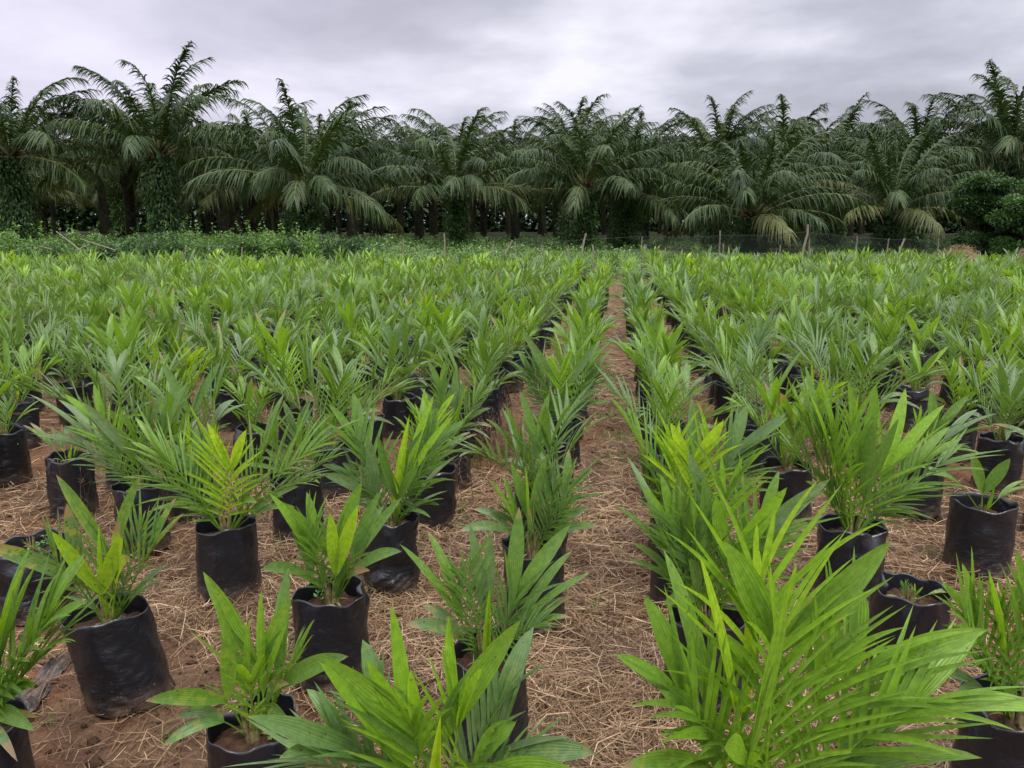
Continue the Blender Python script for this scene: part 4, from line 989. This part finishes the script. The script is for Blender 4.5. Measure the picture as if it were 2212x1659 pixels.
heap(2010, 2140, 531, 24.4, 'low heap of dry brown cuttings before the rounded leafy tree', 4)
heap(2165, 2290, 538, 24.4, 'heap of dry cuttings cut off by the right edge', 5)
# dead leaves dropped on the straw
def dead_leaves():
    g = np.random.default_rng(19); pts = [(1000, 1190), (1290, 1240), (560, 1420), (1240, 1500), (930, 1240), (420, 1540), (1330, 1120), (1370, 1340), (2010, 1230), (1900, 1230), (600, 1240), (1260, 1390), (60, 1110), (1040, 1100), (880, 1500), (1300, 1000)]
    for k, (px, py) in enumerate(pts):
        p = at_z(px, py, .012); mb = MB(); a = g.random()*6.28; D = np.array([math.cos(a), math.sin(a), .12])
        strip(mb, np.zeros(3), nrm(D), np.array([g.normal(0, .03), g.normal(0, .03), -.012]), g.uniform(.09, .2), nrm(UP+g.normal(0, .25, 3)), g.uniform(.010, .022), 8, 4, 'lobe', .8, .08, g.uniform(.35, .8), 0)
        o = link('dead_leaf', mb.mesh('dead_leaf', M_STRAW), None, tuple(p)); tag(o, 'dry curled brown leaf lying on the straw between the bags', 'dead leaf', 'dead leaves dropped on the straw')
dead_leaves()
# small green weeds sprouting from the soil of some bags
def pot_weeds():
    g = np.random.default_rng(23)
    for hi, dx, dy in ((0, .06, -.02), (1, .07, .01), (5, -.05, .04), (20, .05, -.03), (13, .03, .03), (10, -.06, -.02)):
        x, y = used[hi]; mb = MB()
        for k in range(9):
            a = g.random()*6.28; D = nrm(np.array([math.cos(a), math.sin(a), g.uniform(.5, 1.6)])); L = g.uniform(.02, .05)
            tube(mb, [np.zeros(3), D*L], [.0009, .0006], 4, (.6, 0, .25, 0))
            leaf_quads(mb, np.array([D*L]*3), .018, np.full(3, .75), g, -.1, .6)
        o = link('weed', mb.mesh('weed', M_SHRUB), None, (x+dx, y+dy, .283)); tag(o, 'tiny green weed sprouting from the soil in a grow bag', 'weed', 'weeds sprouting inside the bags')
pot_weeds()
# plastic scrap on the ground at left, folded strip
def scrap():
    a = at_z(150, 1420, 0); b = at_z(35, 1560, 0); mb = MB(); n = 26; v = VN(8); q = np.linspace(0, 1, n)
    P = a[None]*(1-q[:, None])+b[None]*q[:, None]; P[:, 2] = .012+.02*(v(q*9, q*0)+.5)+.04*np.clip(q-.6, 0, 1)
    d = nrm(b-a); s = np.array([-d[1], d[0], 0]); w = .028+.02*q
    c = np.linspace(-1, 1, 9)
    V = P[:, None, :]+s[None, None]*(c[None, :, None]*w[:, None, None])+UP*(.012*np.sin(c*5)[None, :, None]+.016*v(q[:, None]*30+c[None]*3, c[None]*4+q[:, None])[..., None])
    V[..., 2] = np.maximum(V[..., 2], .004)
    V = V-a; mb.add(V.reshape(-1, 3), grid_q(n, 9)); o = link('plastic_scrap', mb.mesh('plastic_scrap', M_BAG, True), None, tuple(a)); tag(o, 'twisted strip of torn black plastic lying on the soil at left', 'plastic scrap')
scrap()

# ------------------------------------------------------------------ sky and light
w = bpy.data.worlds.new('World'); sc.world = w; w.use_nodes = True; nt = w.node_tree; nt.nodes.clear(); N = NT(nt)
out = nt.nodes.new('ShaderNodeOutputWorld')
sky = N.n('TexSky', sky_type='NISHITA', sun_disc=False, sun_elevation=R(58), sun_rotation=R(-150))
dirv = N.n('TexCoord').outputs['Generated']
sx = N.n('SeparateXYZ', {0: dirv}); z = sx.outputs[2]
# project the direction on a flat cloud deck
zz = N.math('ADD', N.math('MAXIMUM', z, 0.0), .16)
cx = N.math('DIVIDE', sx.outputs[0], zz); cy = N.math('DIVIDE', sx.outputs[1], zz)
cv = N.n('CombineXYZ', {0: cx, 1: cy, 2: 0.0}).outputs[0]
n1 = N.noise(N.n('Mapping', {'Vector': cv, 'Location': (3.1, 1.7, 0), 'Scale': (1.0, .95, 1)}).outputs[0], 1.0, 7, .52)
n2 = N.noise(N.n('Mapping', {'Vector': cv, 'Location': (8.2, 4.4, 2), 'Scale': (.4, .35, 1)}).outputs[0], 1.0, 3, .5)
m = N.math('ADD', N.math('MULTIPLY', n1, .65), N.math('MULTIPLY', n2, .35))
m = N.math('MULTIPLY_ADD', m, 2.15, -.535)
cloud = N.ramp(m, [(.30, (.33, .33, .39)), (.45, (.43, .43, .50)), (.56, (.55, .545, .625)), (.70, (.70, .69, .77))])
# violet tint to the left
lf = N.n('MapRange', {0: sx.outputs[0], 1: .05, 2: -.6, 3: 0.0, 4: 1.0}).outputs[0]
cloud = N.mix(lf, cloud, N.mix(.6, cloud, (.60, .56, .70)))
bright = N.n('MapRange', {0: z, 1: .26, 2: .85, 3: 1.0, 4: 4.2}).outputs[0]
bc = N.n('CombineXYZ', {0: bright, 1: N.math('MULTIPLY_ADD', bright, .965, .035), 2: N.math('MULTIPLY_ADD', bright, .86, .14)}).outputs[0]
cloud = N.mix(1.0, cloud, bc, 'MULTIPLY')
skyc = N.n('Background', {0: sky.outputs[0], 1: .05})
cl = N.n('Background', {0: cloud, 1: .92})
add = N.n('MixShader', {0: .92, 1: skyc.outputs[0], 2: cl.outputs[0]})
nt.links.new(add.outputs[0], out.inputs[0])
sd = bpy.data.lights.new('sun', 'SUN'); sd.energy = 1.5; sd.angle = R(12); sd.color = (1, .97, .9)
so = bpy.data.objects.new('sun', sd); C.objects.link(so); so.rotation_euler = (R(32), 0, R(30)); so.location = (0, 0, 30)
vs = sc.view_settings; vs.view_transform = 'Standard'; vs.look = 'None'; vs.exposure = .68; vs.gamma = 1
